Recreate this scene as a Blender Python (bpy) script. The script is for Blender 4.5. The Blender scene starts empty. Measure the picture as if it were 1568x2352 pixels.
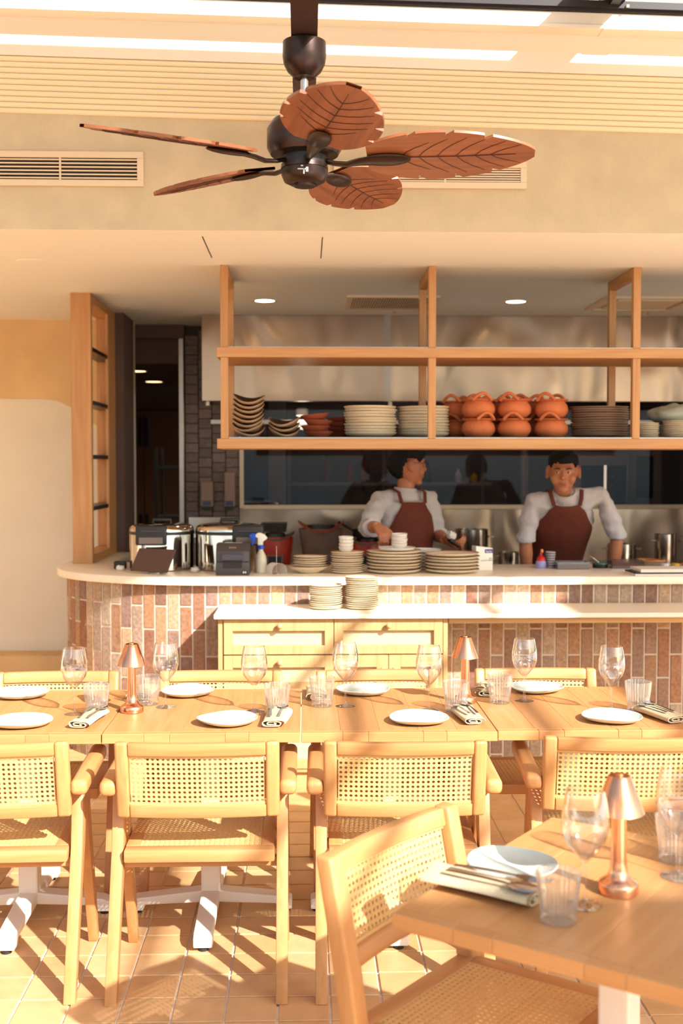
import bpy, bmesh, math, random
from mathutils import Vector, Matrix, noise
random.seed(11)
sc = bpy.context.scene
C = bpy.context.collection
PI = math.pi

# ------------------------------------------------------------------ camera
cam = bpy.data.cameras.new('camera')
cam.sensor_fit = 'VERTICAL'; cam.sensor_height = 36.0
cam.lens = 36.0 * 2650.0 / 2352.0
cam.dof.use_dof = True; cam.dof.focus_distance = 4.05; cam.dof.aperture_fstop = 3.0
cam.clip_start = 0.05; cam.clip_end = 200
camo = bpy.data.objects.new('camera', cam); C.objects.link(camo)
camo.location = (0, 0, 1.66)
camo.rotation_euler = (math.radians(90 - 2.377), 0, math.radians(-1.8156))
sc.camera = camo

# ------------------------------------------------------------------ world, sun, exposure
SUN = Vector((0.62, -0.785, 0.65)).normalized()          # direction towards the sun
W = bpy.data.worlds.new('world'); sc.world = W; W.use_nodes = True
wn = W.node_tree; wn.nodes.clear()
sky = wn.nodes.new('ShaderNodeTexSky'); sky.sky_type = 'NISHITA'; sky.sun_disc = False
sky.sun_elevation = math.asin(SUN.z); sky.sun_rotation = math.atan2(SUN.x, SUN.y)
sky.air_density = 1.0; sky.dust_density = 2.0; sky.ozone_density = 1.0
bg = wn.nodes.new('ShaderNodeBackground'); bg.inputs['Strength'].default_value = 0.20
wo = wn.nodes.new('ShaderNodeOutputWorld')
wt = wn.nodes.new('ShaderNodeMix'); wt.data_type = 'RGBA'; wt.blend_type = 'MULTIPLY'; wt.inputs['Factor'].default_value = 1.0; wt.inputs['B'].default_value = (.95, 1.0, .95, 1)   # warm white balance
wn.links.new(sky.outputs[0], wt.inputs['A']); wn.links.new(wt.outputs['Result'], bg.inputs[0]); wn.links.new(bg.outputs[0], wo.inputs[0])
sun = bpy.data.lights.new('sun', 'SUN'); sun.energy = 8.0; sun.color = (1.0, 1.0, 0.93); sun.angle = math.radians(0.75)
suno = bpy.data.objects.new('sun', sun); C.objects.link(suno)
suno.rotation_euler = (-SUN).to_track_quat('-Z', 'Y').to_euler(); suno.location = (6, -6, 9)
sc.view_settings.view_transform = 'Standard'; sc.view_settings.look = 'None'
sc.view_settings.exposure = 0.78; sc.view_settings.gamma = 1.0; sc.view_settings.use_curve_mapping = False
sc.cycles.caustics_reflective = False; sc.cycles.caustics_refractive = False
sc.cycles.sample_clamp_indirect = 8.0
sc.cycles.max_bounces = 12; sc.cycles.diffuse_bounces = 5; sc.cycles.transparent_max_bounces = 32

# ------------------------------------------------------------------ mesh helpers
class MB:
    def __init__(s): s.v = []; s.f = []; s.m = []
    def add(s, verts, faces, M=None, mi=0):
        o = len(s.v)
        for p in verts: s.v.append(tuple(M @ Vector(p)) if M is not None else tuple(p))
        for f in faces: s.f.append([i + o for i in f]); s.m.append(mi)
        return s
    def box(s, x0, x1, y0, y1, z0, z1, M=None, mi=0):
        v = [(x0,y0,z0),(x1,y0,z0),(x1,y1,z0),(x0,y1,z0),(x0,y0,z1),(x1,y0,z1),(x1,y1,z1),(x0,y1,z1)]
        return s.add(v, [(0,3,2,1),(4,5,6,7),(0,1,5,4),(1,2,6,5),(2,3,7,6),(3,0,4,7)], M, mi)
    def bar(s, a, b, w, h, up=(0,0,1), mi=0):            # a box bar from a to b
        a = Vector(a); b = Vector(b); d = (b - a); L = d.length; d.normalize()
        u = Vector(up); x = d.cross(u)
        if x.length < 1e-5: x = d.cross(Vector((1,0,0)))
        x.normalize(); z = x.cross(d)
        M = Matrix(((x.x,d.x,z.x,a.x),(x.y,d.y,z.y,a.y),(x.z,d.z,z.z,a.z),(0,0,0,1)))
        return s.box(-w/2, w/2, 0, L, -h/2, h/2, M, mi)
    def prism(s, poly, a0, a1, axis='z', M=None, mi=0):
        n = len(poly)
        def P(p, a):
            if axis == 'z': return (p[0], p[1], a)
            if axis == 'x': return (a, p[0], p[1])
            return (p[0], a, p[1])
        v = [P(p, a0) for p in poly] + [P(p, a1) for p in poly]
        f = [tuple(range(n))[::-1], tuple(range(n, 2*n))] + [(i, (i+1) % n, n + (i+1) % n, n + i) for i in range(n)]
        return s.add(v, f, M, mi)
    def lathe(s, prof, n=32, c=(0,0,0), M=None, mi=0, rf=None, mis=None):
        o = len(s.v); k = len(prof); vs = []; 
        for r, z in prof:
            for i in range(n):
                a = 2*PI*i/n; q = rf(a, r, z) if rf else 1.0
                vs.append((c[0] + r*q*math.cos(a), c[1] + r*q*math.sin(a), c[2] + z))
        for p in vs: s.v.append(tuple(M @ Vector(p)) if M is not None else p)
        for j in range(k-1):
            for i in range(n):
                s.f.append([o+j*n+i, o+j*n+(i+1)%n, o+(j+1)*n+(i+1)%n, o+(j+1)*n+i]); s.m.append(mis[j] if mis else mi)
        if prof[0][0] > 1e-6 and prof[-1][0] > 1e-6:      # ring section: close the loop instead of capping
            for i in range(n): s.f.append([o+(k-1)*n+i, o+(k-1)*n+(i+1)%n, o+(i+1)%n, o+i]); s.m.append(mis[0] if mis else mi)
            return s
        if prof[0][0] > 1e-6: s.f.append([o+i for i in range(n)][::-1]); s.m.append(mis[0] if mis else mi)
        if prof[-1][0] > 1e-6: s.f.append([o+(k-1)*n+i for i in range(n)]); s.m.append(mis[-1] if mis else mi)
        return s
    def tube(s, pts, rad, n=10, M=None, mi=0, flat=None, caps=True):
        pts = [Vector(p) for p in pts]; k = len(pts)
        if not isinstance(rad, (list, tuple)): rad = [rad]*k
        o = len(s.v); up = None; vs = []
        for j in range(k):
            d = (pts[min(j+1,k-1)] - pts[max(j-1,0)])
            d = d.normalized() if d.length > 1e-9 else Vector((0,0,1))
            if up is None:
                up = Vector((0,0,1)) if abs(d.z) < 0.9 else Vector((0,1,0))
            x = d.cross(up); x.normalize(); up = x.cross(d); up.normalize()
            r = rad[j]; rx, ry = (r if isinstance(r, (tuple, list)) else (r, r))
            for i in range(n):
                a = 2*PI*i/n
                vs.append(pts[j] + x*(rx*math.cos(a)) + up*(ry*math.sin(a)))
        for p in vs: s.v.append(tuple(M @ p) if M is not None else tuple(p))
        for j in range(k-1):
            for i in range(n):
                s.f.append([o+j*n+i, o+j*n+(i+1)%n, o+(j+1)*n+(i+1)%n, o+(j+1)*n+i]); s.m.append(mi)
        if caps:
            s.f.append([o+i for i in range(n)][::-1]); s.m.append(mi)
            s.f.append([o+(k-1)*n+i for i in range(n)]); s.m.append(mi)
        return s
    def sphere(s, c, r, nu=16, nv=10, M=None, mi=0):
        rx, ry, rz = r if isinstance(r, (tuple, list)) else (r, r, r)
        prof = []; vs = []; o = len(s.v)
        for j in range(1, nv):
            t = PI*j/nv
            for i in range(nu):
                a = 2*PI*i/nu
                vs.append((c[0]+rx*math.sin(t)*math.cos(a), c[1]+ry*math.sin(t)*math.sin(a), c[2]-rz*math.cos(t)))
        vs += [(c[0],c[1],c[2]-rz), (c[0],c[1],c[2]+rz)]
        for p in vs: s.v.append(tuple(M @ Vector(p)) if M is not None else p)
        b = o+(nv-1)*nu; t_ = b+1
        for j in range(nv-2):
            for i in range(nu): s.f.append([o+j*nu+i, o+j*nu+(i+1)%nu, o+(j+1)*nu+(i+1)%nu, o+(j+1)*nu+i]); s.m.append(mi)
        for i in range(nu):
            s.f.append([b, o+(i+1)%nu, o+i]); s.m.append(mi)
            s.f.append([t_, o+(nv-2)*nu+i, o+(nv-2)*nu+(i+1)%nu]); s.m.append(mi)
        return s
    def grid(s, fn, nu, nv, th=None, M=None, mi=0):      # sheet fn(u,v) -> point ; th = thickness vector function
        o = len(s.v); L = [fn(i/nu, j/nv) for j in range(nv+1) for i in range(nu+1)]
        sheets = [L]
        if th is not None: sheets.append([tuple(Vector(p)+Vector(th)) for p in L])
        for S in sheets:
            for p in S: s.v.append(tuple(M @ Vector(p)) if M is not None else tuple(p))
        N = (nu+1)*(nv+1)
        for q in range(len(sheets)):
            for j in range(nv):
                for i in range(nu):
                    a = o+q*N+j*(nu+1)+i; f = [a, a+1, a+nu+2, a+nu+1]
                    s.f.append(f if q else f[::-1]); s.m.append(mi)
        if th is not None:
            B = [i for i in range(nu)] + [j*(nu+1)+nu for j in range(nv)] + [nv*(nu+1)+i for i in range(nu,0,-1)] + [j*(nu+1) for j in range(nv,0,-1)]
            for k in range(len(B)):
                a, b = B[k], B[(k+1) % len(B)]; s.f.append([o+a, o+b, o+N+b, o+N+a]); s.m.append(mi)
        return s
    def mesh(s, name, bevel=0, segs=1, smooth=None, warp=None, sub=0):
        me = bpy.data.meshes.new(name); me.from_pydata(s.v, [], s.f)
        for p, m in zip(me.polygons, s.m): p.material_index = m
        bm = bmesh.new(); bm.from_mesh(me)
        bmesh.ops.recalc_face_normals(bm, faces=bm.faces)
        if bevel:
            es = [e for e in bm.edges if len(e.link_faces) == 2 and e.calc_face_angle(0) > 0.5]
            bmesh.ops.bevel(bm, geom=es, offset=bevel, segments=segs, profile=0.5, affect='EDGES', clamp_overlap=True)
        if warp:
            for v in bm.verts: v.co = warp(v.co)
        bm.to_mesh(me); bm.free()
        if smooth is not None:
            me.polygons.foreach_set('use_smooth', [True]*len(me.polygons))
            if smooth < 180: me.set_sharp_from_angle(angle=math.radians(smooth))
        me.update()
        return me
    def build(s, name, mat, parent=None, bevel=0, segs=1, smooth=None, warp=None, loc=None):
        return ob(name, s.mesh(name, bevel, segs, smooth, warp), mat, parent, loc)

def ob(name, me, mat=None, parent=None, loc=None, rot=None, scale=None):
    if mat is not None and len(me.materials) == 0:
        for m in (mat if isinstance(mat, (list, tuple)) else [mat]): me.materials.append(m)
    o = bpy.data.objects.new(name, me); C.objects.link(o)
    if parent is not None: o.parent = parent
    if loc is not None: o.location = loc
    if rot is not None: o.rotation_euler = rot if isinstance(rot, (tuple, list)) else (0, 0, rot)
    if scale is not None: o.scale = scale if isinstance(scale, (tuple, list)) else (scale,)*3
    return o
def tag(o, label, cat, group=None):
    o['label'] = label; o['category'] = cat
    if group: o['group'] = group
    return o
def thing(name, label, cat, loc=(0,0,0), rotz=0, group=None):
    o = bpy.data.objects.new(name, None); C.objects.link(o); o.empty_display_size = 0.05
    o.location = loc; o.rotation_euler = (0, 0, rotz)
    return tag(o, label, cat, group)
def struct(o):
    o['kind'] = 'structure'; return o
def dup(root, loc=None, rotz=None, label=None, group=None):
    r = root.copy(); C.objects.link(r)
    if loc is not None: r.location = loc
    if rotz is not None: r.rotation_euler = (0, 0, rotz)
    if label: r['label'] = label
    if group: r['group'] = group
    for ch in list(root.children):
        c = ch.copy(); C.objects.link(c); c.parent = r
        for g in list(ch.children):
            d = g.copy(); C.objects.link(d); d.parent = c
    return r
def text_mesh(body, size, extr=0.0004, font_shear=0.0):
    cu = bpy.data.curves.new('lettering', 'FONT'); cu.body = body; cu.size = size; cu.extrude = extr
    cu.align_x = 'CENTER'; cu.align_y = 'CENTER'; cu.shear = font_shear; cu.resolution_u = 2
    t = bpy.data.objects.new('lettering', cu); C.objects.link(t)
    bpy.context.view_layer.update()
    me = bpy.data.meshes.new_from_object(t.evaluated_get(bpy.context.evaluated_depsgraph_get()))
    bpy.data.objects.remove(t); bpy.data.curves.remove(cu)
    return me

# ------------------------------------------------------------------ materials
def s2l(c):
    return tuple(((x/255)/12.92 if x/255 <= 0.04045 else (((x/255)+0.055)/1.055)**2.4) for x in c) + (1.0,)
def nodes(name):
    m = bpy.data.materials.new(name); m.use_nodes = True; nt = m.node_tree
    return m, nt, nt.nodes['Principled BSDF']
def N(nt, t, **k):
    n = nt.nodes.new(t)
    for a, b in k.items(): setattr(n, a, b)
    return n
def plain(name, rgb, rough=0.5, metal=0.0, noise_amt=0.0, nscale=8.0, bump=0.0, bscale=60.0, spec=0.5, coat=0.0, sheen=0.0):
    m, nt, p = nodes(name); col = s2l(rgb)
    p.inputs['Base Color'].default_value = col; p.inputs['Roughness'].default_value = rough
    p.inputs['Metallic'].default_value = metal; p.inputs['Specular IOR Level'].default_value = spec
    p.inputs['Coat Weight'].default_value = coat; p.inputs['Sheen Weight'].default_value = sheen
    tc = N(nt, 'ShaderNodeTexCoord')
    if noise_amt:
        nz = N(nt, 'ShaderNodeTexNoise'); nz.inputs['Scale'].default_value = nscale; nz.inputs['Detail'].default_value = 5
        nt.links.new(tc.outputs['Object'], nz.inputs['Vector'])
        mr = N(nt, 'ShaderNodeMapRange'); mr.inputs[1].default_value = .25; mr.inputs[2].default_value = .75
        mr.inputs[3].default_value = 1-noise_amt; mr.inputs[4].default_value = 1+noise_amt
        nt.links.new(nz.outputs[0], mr.inputs[0])
        mx = N(nt, 'ShaderNodeVectorMath', operation='SCALE'); mx.inputs[0].default_value = col[:3]
        nt.links.new(mr.outputs[0], mx.inputs['Scale']); nt.links.new(mx.outputs[0], p.inputs['Base Color'])
    if bump:
        nb = N(nt, 'ShaderNodeTexNoise'); nb.inputs['Scale'].default_value = bscale; nb.inputs['Detail'].default_value = 4
        nt.links.new(tc.outputs['Object'], nb.inputs['Vector'])
        b = N(nt, 'ShaderNodeBump'); b.inputs['Strength'].default_value = bump; b.inputs['Distance'].default_value = 0.01
        nt.links.new(nb.outputs[0], b.inputs['Height']); nt.links.new(b.outputs[0], p.inputs['Normal'])
    return m
def wood(name, rgb_a, rgb_b, axis, rough=0.42, plank=None, scale=1.0):
    m, nt, p = nodes(name)
    tc = N(nt, 'ShaderNodeTexCoord'); oi = N(nt, 'ShaderNodeObjectInfo')
    mp = N(nt, 'ShaderNodeMapping'); st = [42*scale]*3; st['xyz'.index(axis)] = 2.2*scale
    mp.inputs['Scale'].default_value = st
    off = N(nt, 'ShaderNodeVectorMath', operation='SCALE'); off.inputs[0].default_value = (31, 17, 23)
    nt.links.new(oi.outputs['Random'], off.inputs['Scale']); nt.links.new(off.outputs[0], mp.inputs['Location'])
    nt.links.new(tc.outputs['Object'], mp.inputs['Vector'])
    nz = N(nt, 'ShaderNodeTexNoise'); nz.inputs['Scale'].default_value = 1.0; nz.inputs['Detail'].default_value = 6; nz.inputs['Distortion'].default_value = 0.6
    nt.links.new(mp.outputs[0], nz.inputs['Vector'])
    cr = N(nt, 'ShaderNodeValToRGB'); cr.color_ramp.elements[0].position = .3; cr.color_ramp.elements[1].position = .72
    cr.color_ramp.elements[0].color = s2l(rgb_b); cr.color_ramp.elements[1].color = s2l(rgb_a)
    nt.links.new(nz.outputs[0], cr.inputs[0])
    hs = N(nt, 'ShaderNodeHueSaturation')
    mr = N(nt, 'ShaderNodeMapRange'); mr.inputs[3].default_value = .94; mr.inputs[4].default_value = 1.05
    nt.links.new(oi.outputs['Random'], mr.inputs[0]); nt.links.new(mr.outputs[0], hs.inputs['Value'])
    nt.links.new(cr.outputs[0], hs.inputs['Color']); last = hs
    nt.links.new(last.outputs[0], p.inputs['Base Color']); p.inputs['Roughness'].default_value = rough
    b = N(nt, 'ShaderNodeBump'); b.inputs['Strength'].default_value = .12; b.inputs['Distance'].default_value = .004
    nt.links.new(nz.outputs[0], b.inputs['Height']); nt.links.new(b.outputs[0], p.inputs['Normal'])
    return m
def ramp_random(name, cols, rough=.75, nscale=45, bump=.4, mottled=.35):
    m, nt, p = nodes(name)
    oi = N(nt, 'ShaderNodeObjectInfo'); tc = N(nt, 'ShaderNodeTexCoord')
    cr = N(nt, 'ShaderNodeValToRGB'); cr.color_ramp.interpolation = 'LINEAR'
    els = cr.color_ramp.elements
    els[0].position = 0; els[0].color = s2l(cols[0]); els[1].position = 1; els[1].color = s2l(cols[-1])
    for i, c in enumerate(cols[1:-1], 1):
        e = els.new(i/(len(cols)-1)); e.color = s2l(c)
    nt.links.new(oi.outputs['Random'], cr.inputs[0])
    off = N(nt, 'ShaderNodeVectorMath', operation='SCALE'); off.inputs[0].default_value = (37, 53, 71)
    nt.links.new(oi.outputs['Random'], off.inputs['Scale'])
    ad = N(nt, 'ShaderNodeVectorMath', operation='ADD'); nt.links.new(tc.outputs['Object'], ad.inputs[0]); nt.links.new(off.outputs[0], ad.inputs[1])
    nz = N(nt, 'ShaderNodeTexNoise'); nz.inputs['Scale'].default_value = nscale; nz.inputs['Detail'].default_value = 6
    nt.links.new(ad.outputs[0], nz.inputs['Vector'])
    n2 = N(nt, 'ShaderNodeTexNoise'); n2.inputs['Scale'].default_value = 12; n2.inputs['Detail'].default_value = 3
    nt.links.new(ad.outputs[0], n2.inputs['Vector'])
    mr = N(nt, 'ShaderNodeMapRange'); mr.inputs[1].default_value = .3; mr.inputs[2].default_value = .7
    mr.inputs[3].default_value = 1-mottled; mr.inputs[4].default_value = 1+mottled*.7
    nt.links.new(nz.outputs[0], mr.inputs[0])
    mx = N(nt, 'ShaderNodeVectorMath', operation='SCALE'); nt.links.new(cr.outputs[0], mx.inputs[0]); nt.links.new(mr.outputs[0], mx.inputs['Scale'])
    mr2 = N(nt, 'ShaderNodeMapRange'); mr2.inputs[1].default_value = .5; mr2.inputs[2].default_value = .72; mr2.inputs[3].default_value = 0; mr2.inputs[4].default_value = mottled
    nt.links.new(n2.outputs[0], mr2.inputs[0])
    mm = N(nt, 'ShaderNodeMix', data_type='RGBA'); mm.inputs['B'].default_value = s2l(cols[len(cols)//2])
    nt.links.new(mr2.outputs[0], mm.inputs['Factor']); nt.links.new(mx.outputs[0], mm.inputs['A'])
    nt.links.new(mm.outputs['Result'], p.inputs['Base Color']); p.inputs['Roughness'].default_value = rough
    b = N(nt, 'ShaderNodeBump'); b.inputs['Strength'].default_value = bump; b.inputs['Distance'].default_value = .004
    nt.links.new(nz.outputs[0], b.inputs['Height']); nt.links.new(b.outputs[0], p.inputs['Normal'])
    return m
def glass(name, tint=(1,1,1), base=.04, edge=.55, rough=.02, power=3.0):
    m = bpy.data.materials.new(name); m.use_nodes = True; nt = m.node_tree; nt.nodes.clear()
    out = N(nt, 'ShaderNodeOutputMaterial'); tr = N(nt, 'ShaderNodeBsdfTransparent'); gl = N(nt, 'ShaderNodeBsdfGlossy')
    tr.inputs[0].default_value = tint + (1,); gl.inputs['Roughness'].default_value = rough
    lw = N(nt, 'ShaderNodeLayerWeight'); lw.inputs[0].default_value = .5
    pw = N(nt, 'ShaderNodeMath', operation='POWER'); pw.inputs[1].default_value = power
    nt.links.new(lw.outputs['Facing'], pw.inputs[0])
    mr = N(nt, 'ShaderNodeMapRange'); mr.inputs[3].default_value = base; mr.inputs[4].default_value = edge
    nt.links.new(pw.outputs[0], mr.inputs[0])
    mx = N(nt, 'ShaderNodeMixShader'); nt.links.new(mr.outputs[0], mx.inputs[0])
    nt.links.new(tr.outputs[0], mx.inputs[1]); nt.links.new(gl.outputs[0], mx.inputs[2]); nt.links.new(mx.outputs[0], out.inputs[0])
    return m
def ribbed(name):
    m = glass(name, tint=(.99,.985,.97), base=.12, edge=.8, rough=.1, power=1.8); nt = m.node_tree
    out = [n for n in nt.nodes if n.type == 'OUTPUT_MATERIAL'][0]; src = out.inputs[0].links[0].from_socket
    tl = N(nt, 'ShaderNodeBsdfTranslucent'); tl.inputs[0].default_value = (.95,.93,.9,1)
    df = N(nt, 'ShaderNodeBsdfDiffuse'); df.inputs[0].default_value = (.95,.93,.9,1)
    m1 = N(nt, 'ShaderNodeMixShader'); m1.inputs[0].default_value = .5
    nt.links.new(tl.outputs[0], m1.inputs[1]); nt.links.new(df.outputs[0], m1.inputs[2])
    m2 = N(nt, 'ShaderNodeMixShader'); m2.inputs[0].default_value = .045
    nt.links.new(src, m2.inputs[1]); nt.links.new(m1.outputs[0], m2.inputs[2]); nt.links.new(m2.outputs[0], out.inputs[0])
    return m
def emit(name, rgb, strength):
    m = bpy.data.materials.new(name); m.use_nodes = True; nt = m.node_tree; nt.nodes.clear()
    out = N(nt, 'ShaderNodeOutputMaterial'); e = N(nt, 'ShaderNodeEmission'); e.inputs[0].default_value = s2l(rgb); e.inputs[1].default_value = strength
    nt.links.new(e.outputs[0], out.inputs[0]); return m

OAK = {a: wood('oak_'+a, (202,147,94), (190,131,78), a) for a in 'xyz'}
SHELFOAK = {a: wood('shelf_oak_'+a, (204,154,104), (184,130,80), a, rough=.5) for a in 'xyz'}
PALEOAK = {a: wood('pale_oak_'+a, (202,164,112), (186,144,94), a, rough=.55) for a in 'xyz'}
LEAFWOOD = wood('leaf_blade_wood', (160,98,62), (124,70,44), 'x', rough=.4)
CANE = plain('woven_cane', (222,180,118), .6, noise_amt=.08, nscale=180, bump=.3, bscale=400)
PLASTER = plain('beige_plaster', (204,188,160), .85, noise_amt=.10, nscale=6, bump=.25, bscale=90)
TANWALL = plain('tan_plaster', (226,192,142), .85, noise_amt=.10, nscale=3, bump=.12, bscale=60)
PALEWALL = plain('pale_plaster', (234,226,210), .85, noise_amt=.03, nscale=3)
WHITEP = plain('white_paint', (240,230,214), .7)
CEILP = plain('ceiling_paint', (244,244,240), .8)
PLEATP = plain('pleat_cream', (246,228,194), .8)
VENTP = plain('vent_cream', (226,206,178), .5)
DARKV = plain('vent_dark', (38,28,26), .8)
FLOORT = ramp_random('terracotta_tile', [(204,156,104),(210,164,114),(214,172,124),(206,160,108),(218,178,132)], rough=.5, nscale=14, bump=.1, mottled=.10)
GROUT = plain('pale_grout', (226,214,194), .9, noise_amt=.08, nscale=40)
BGROUT = plain('brick_grout', (212,196,178), .9, noise_amt=.08, nscale=40)
BRICKT = ramp_random('brick_tile', [(138,90,68),(173,131,98),(136,106,95),(166,133,110),(183,151,118),(139,88,60),(168,146,126),(124,80,63),(181,161,139),(171,120,81),(149,113,93),(184,159,131)], rough=.8, nscale=60, bump=.6, mottled=.30)
STONE = plain('white_stone', (238,226,208), .35, noise_amt=.03, nscale=20)
STEEL = plain('stainless_steel', (200,190,180), .22, metal=1.0, noise_amt=.05, nscale=20)
STEELD = plain('brushed_steel', (176,166,158), .38, metal=1.0, noise_amt=.06, nscale=12)
CHROME = plain('polished_steel', (214,206,196), .08, metal=1.0)
BLACKP = plain('black_plastic', (30,25,26), .45)
GREYP = plain('grey_plastic', (66,60,62), .45)
DARKM = plain('dark_bronze', (62,48,44), .32, metal=.8)
BEAMM = plain('dark_beam', (62,42,38), .55)
FRAMEM = plain('skylight_frame', (40,30,32), .5)
COPPER = plain('copper', (242,172,130), .20, metal=1.0, noise_amt=.04, nscale=30)
COPPERL = plain('copper_inside', (240,214,190), .4)
GLASS = glass('clear_glass', base=.06, edge=.9, power=1.7, rough=.04)
PANE = glass('pane_glass', tint=(.96,.96,.97), base=.05, edge=.9, power=4)
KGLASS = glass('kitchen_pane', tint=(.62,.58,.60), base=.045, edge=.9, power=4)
CELADON = plain('celadon_glaze', (204,210,200), .25, noise_amt=.03, nscale=14, coat=.3)
STONEW = plain('stoneware', (224,206,178), .45, noise_amt=.06, nscale=40)
STONER = plain('stoneware_rim', (160,122,92), .5, noise_amt=.15, nscale=60)
BROWNW = plain('brown_stoneware', (150,120,98), .5, noise_amt=.1)
DKBOWL = plain('dark_glaze', (58,44,42), .3, noise_amt=.1)
DKRIM = plain('dark_bowl_rim', (184,146,112), .5)
TERRA = plain('terracotta', (204,112,66), .75, noise_amt=.15, nscale=14, bump=.15, bscale=80)
TERRAD = plain('dark_terracotta', (160,78,50), .7, noise_amt=.12, nscale=14)
PORC = plain('white_porcelain', (232,228,220), .2, coat=.3)
LINEN = plain('linen', (210,188,152), .9, noise_amt=.06, nscale=120, bump=.25, bscale=500)
CUTLERY = plain('cutlery_steel', (196,186,178), .2, metal=1.0)
WHITEM = plain('white_powdercoat', (232,224,212), .4)
RUBBER = plain('black_rubber', (36,32,32), .7)
SHIRT = plain('white_cotton', (194,188,190), .9, noise_amt=.03, nscale=20, bump=.3, bscale=14)
APRON = plain('rust_apron', (98,40,23), .85, noise_amt=.08, nscale=30, bump=.15, bscale=200)
TROUSER = plain('black_cotton', (32,30,32), .9)
SKIN = plain('skin', (182,116,84), .5, noise_amt=.05, nscale=30)
LIP = plain('lip', (160,92,76), .45)
EYEW = plain('eye_white', (220,210,200), .3)
HAIR = plain('black_hair', (14,11,11), .7, spec=.25, bump=.6, bscale=90)
BLUEP = plain('blue_plastic', (22,74,196), .4)
WHITEPL = plain('white_plastic', (228,224,216), .4)
REDP = plain('red_plastic', (206,28,30), .4)
YELLOWP = plain('yellow_plastic', (226,170,50), .4)
DARKTILE = ramp_random('grey_wall_tile', [(110,88,78),(126,102,92),(98,78,72),(136,112,100),(112,94,88)], rough=.5, nscale=40, bump=.2, mottled=.2)
DARKGROUT = plain('dark_grout', (74,60,56), .9)
DARKCOL = plain('dark_column', (96,74,68), .7, noise_amt=.08, nscale=20)
DOORP = plain('brown_door', (150,104,72), .6)
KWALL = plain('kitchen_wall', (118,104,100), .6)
CLAYST = plain('charcoal_clay', (120,96,84), .85, noise_amt=.15, nscale=20)
REDST = plain('red_enamel', (186,52,34), .4, noise_amt=.1)
PAPER = plain('paper', (226,220,212), .8)
LAMPW = emit('downlight_glow', (255,226,178), 9.0)
LAMPC = emit('corridor_glow', (255,206,150), 2.5)
TUBEW = emit('tube_glow', (255,240,205), 1.2)
# ================================================================== STRUCTURE
# ---- floor: grout bed, single tiles where the photo shows them, the rest joined
floor = struct(MB().box(-9, 6, -2.6, 13, -0.12, -0.006).build('floor', GROUT))
PAVE = plain('pale_paving', (190,190,186), .8, noise_amt=.06, nscale=2)
struct(MB().box(-30, 30, -30, -2.6, -.12, -.004).box(6, 30, -2.6, 13, -.12, -.004).build('floor_forecourt', PAVE))
TP = 0.160
tile_me = MB().box(-TP/2+.004, TP/2-.004, -TP/2+.004, TP/2-.004, -0.008, 0.0).mesh('floor_tile', bevel=.0018)
tile_me.materials.append(FLOORT)
x0t, y0t = -0.405 + TP/2, 3.38 + TP/2
cells = []
rest = MB()
for i in range(-54, 55):
    for j in range(-62, 56):
        x, y = x0t + i*TP, y0t + j*TP
        if not (-8.8 < x < 5.9 and -2.5 < y < 12.8): continue
        u = x/max(y, .1)
        if 3.2 < y < 5.35 and -0.30 < u < 0.36: cells.append((y, x))
        else:
            a, b = TP/2-.004, 0.0
            rest.add([(x-a,y-a,b),(x+a,y-a,b),(x+a,y+a,b),(x-a,y+a,b),(x-a,y-a,-.008),(x+a,y-a,-.008),(x+a,y+a,-.008),(x-a,y+a,-.008)],
                     [(0,1,2,3),(0,4,5,1),(1,5,6,2),(2,6,7,3),(3,7,4,0)])
cells.sort()
for y, x in cells[:298]:
    ob('floor_tile', tile_me, None, floor, (x, y, random.uniform(-.0006, .0006)))
for y, x in cells[298:]:
    a = TP/2-.004
    rest.add([(x-a,y-a,0),(x+a,y-a,0),(x+a,y+a,0),(x-a,y+a,0),(x-a,y-a,-.008),(x+a,y-a,-.008),(x+a,y+a,-.008),(x-a,y+a,-.008)],
             [(0,1,2,3),(0,4,5,1),(1,5,6,2),(2,6,7,3),(3,7,4,0)])
fr = rest.build('floor_tiling', FLOORT, floor); fr['kind'] = 'stuff'

# ---- low ceiling over bar and kitchen, bulkhead wall above its edge
ceil = struct(MB().box(-5, 4.6, 5.203, 13, 2.70, 2.86).build('ceiling', CEILP))
for sx in (-0.467, 0.082):
    MB().box(sx-.0022, sx+.0022, 5.34, 5.88, 2.6985, 2.70).build('seam', DARKV, ceil)
struct(MB().box(-5, 4.6, 5.2, 5.4, 2.7005, 3.90).build('wall_bulkhead', PLASTER))

# ---- glazed roof edge above the bulkhead, slightly out of level
TILT = 0.0215
up = bpy.data.objects.new('wall_upstand', None); C.objects.link(up); up['kind'] = 'structure'
up.location = (0, 5.2, 3.178); up.rotation_euler = (0, TILT, 0)
MB().box(-5, 4.6, -.012, .02, .250, .45).build('upstand_board', WHITEP, up)
MB().box(-5, 4.6, -.095, .02, .430, .4875).build('gutter_beam', WHITEP, up, bevel=.004)
MB().box(-5, 4.6, -.105, .02, .416, .430).build('beam_lip', WHITEP, up)
MB().box(1.30, 1.42, -.108, .02, .413, .434).build('cover_plate', WHITEP, up)
pb = thing('pleated_blind', 'cream blind of horizontal pleats above the beige bulkhead', 'blind', (0, 5.2, 3.178))
pb.rotation_euler = (0, TILT, 0)
npl = 10; ph = .250/npl
ple = MB().prism([(-.001,.001),(-.007,.003),(-.0105,ph*.5),(-.007,ph-.003),(-.001,ph-.001)], -5, 4.6, 'x').mesh('pleat', smooth=60)
ple.materials.append(PLEATP)
for k in range(npl): ob('pleat', ple, None, pb, (0, 0, k*ph))
sk = thing('skylight', 'dark framed glass roof light at the very top, over the white beam', 'skylight', (0, 5.2, 3.178))
sk.rotation_euler = (0, TILT, 0)
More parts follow.
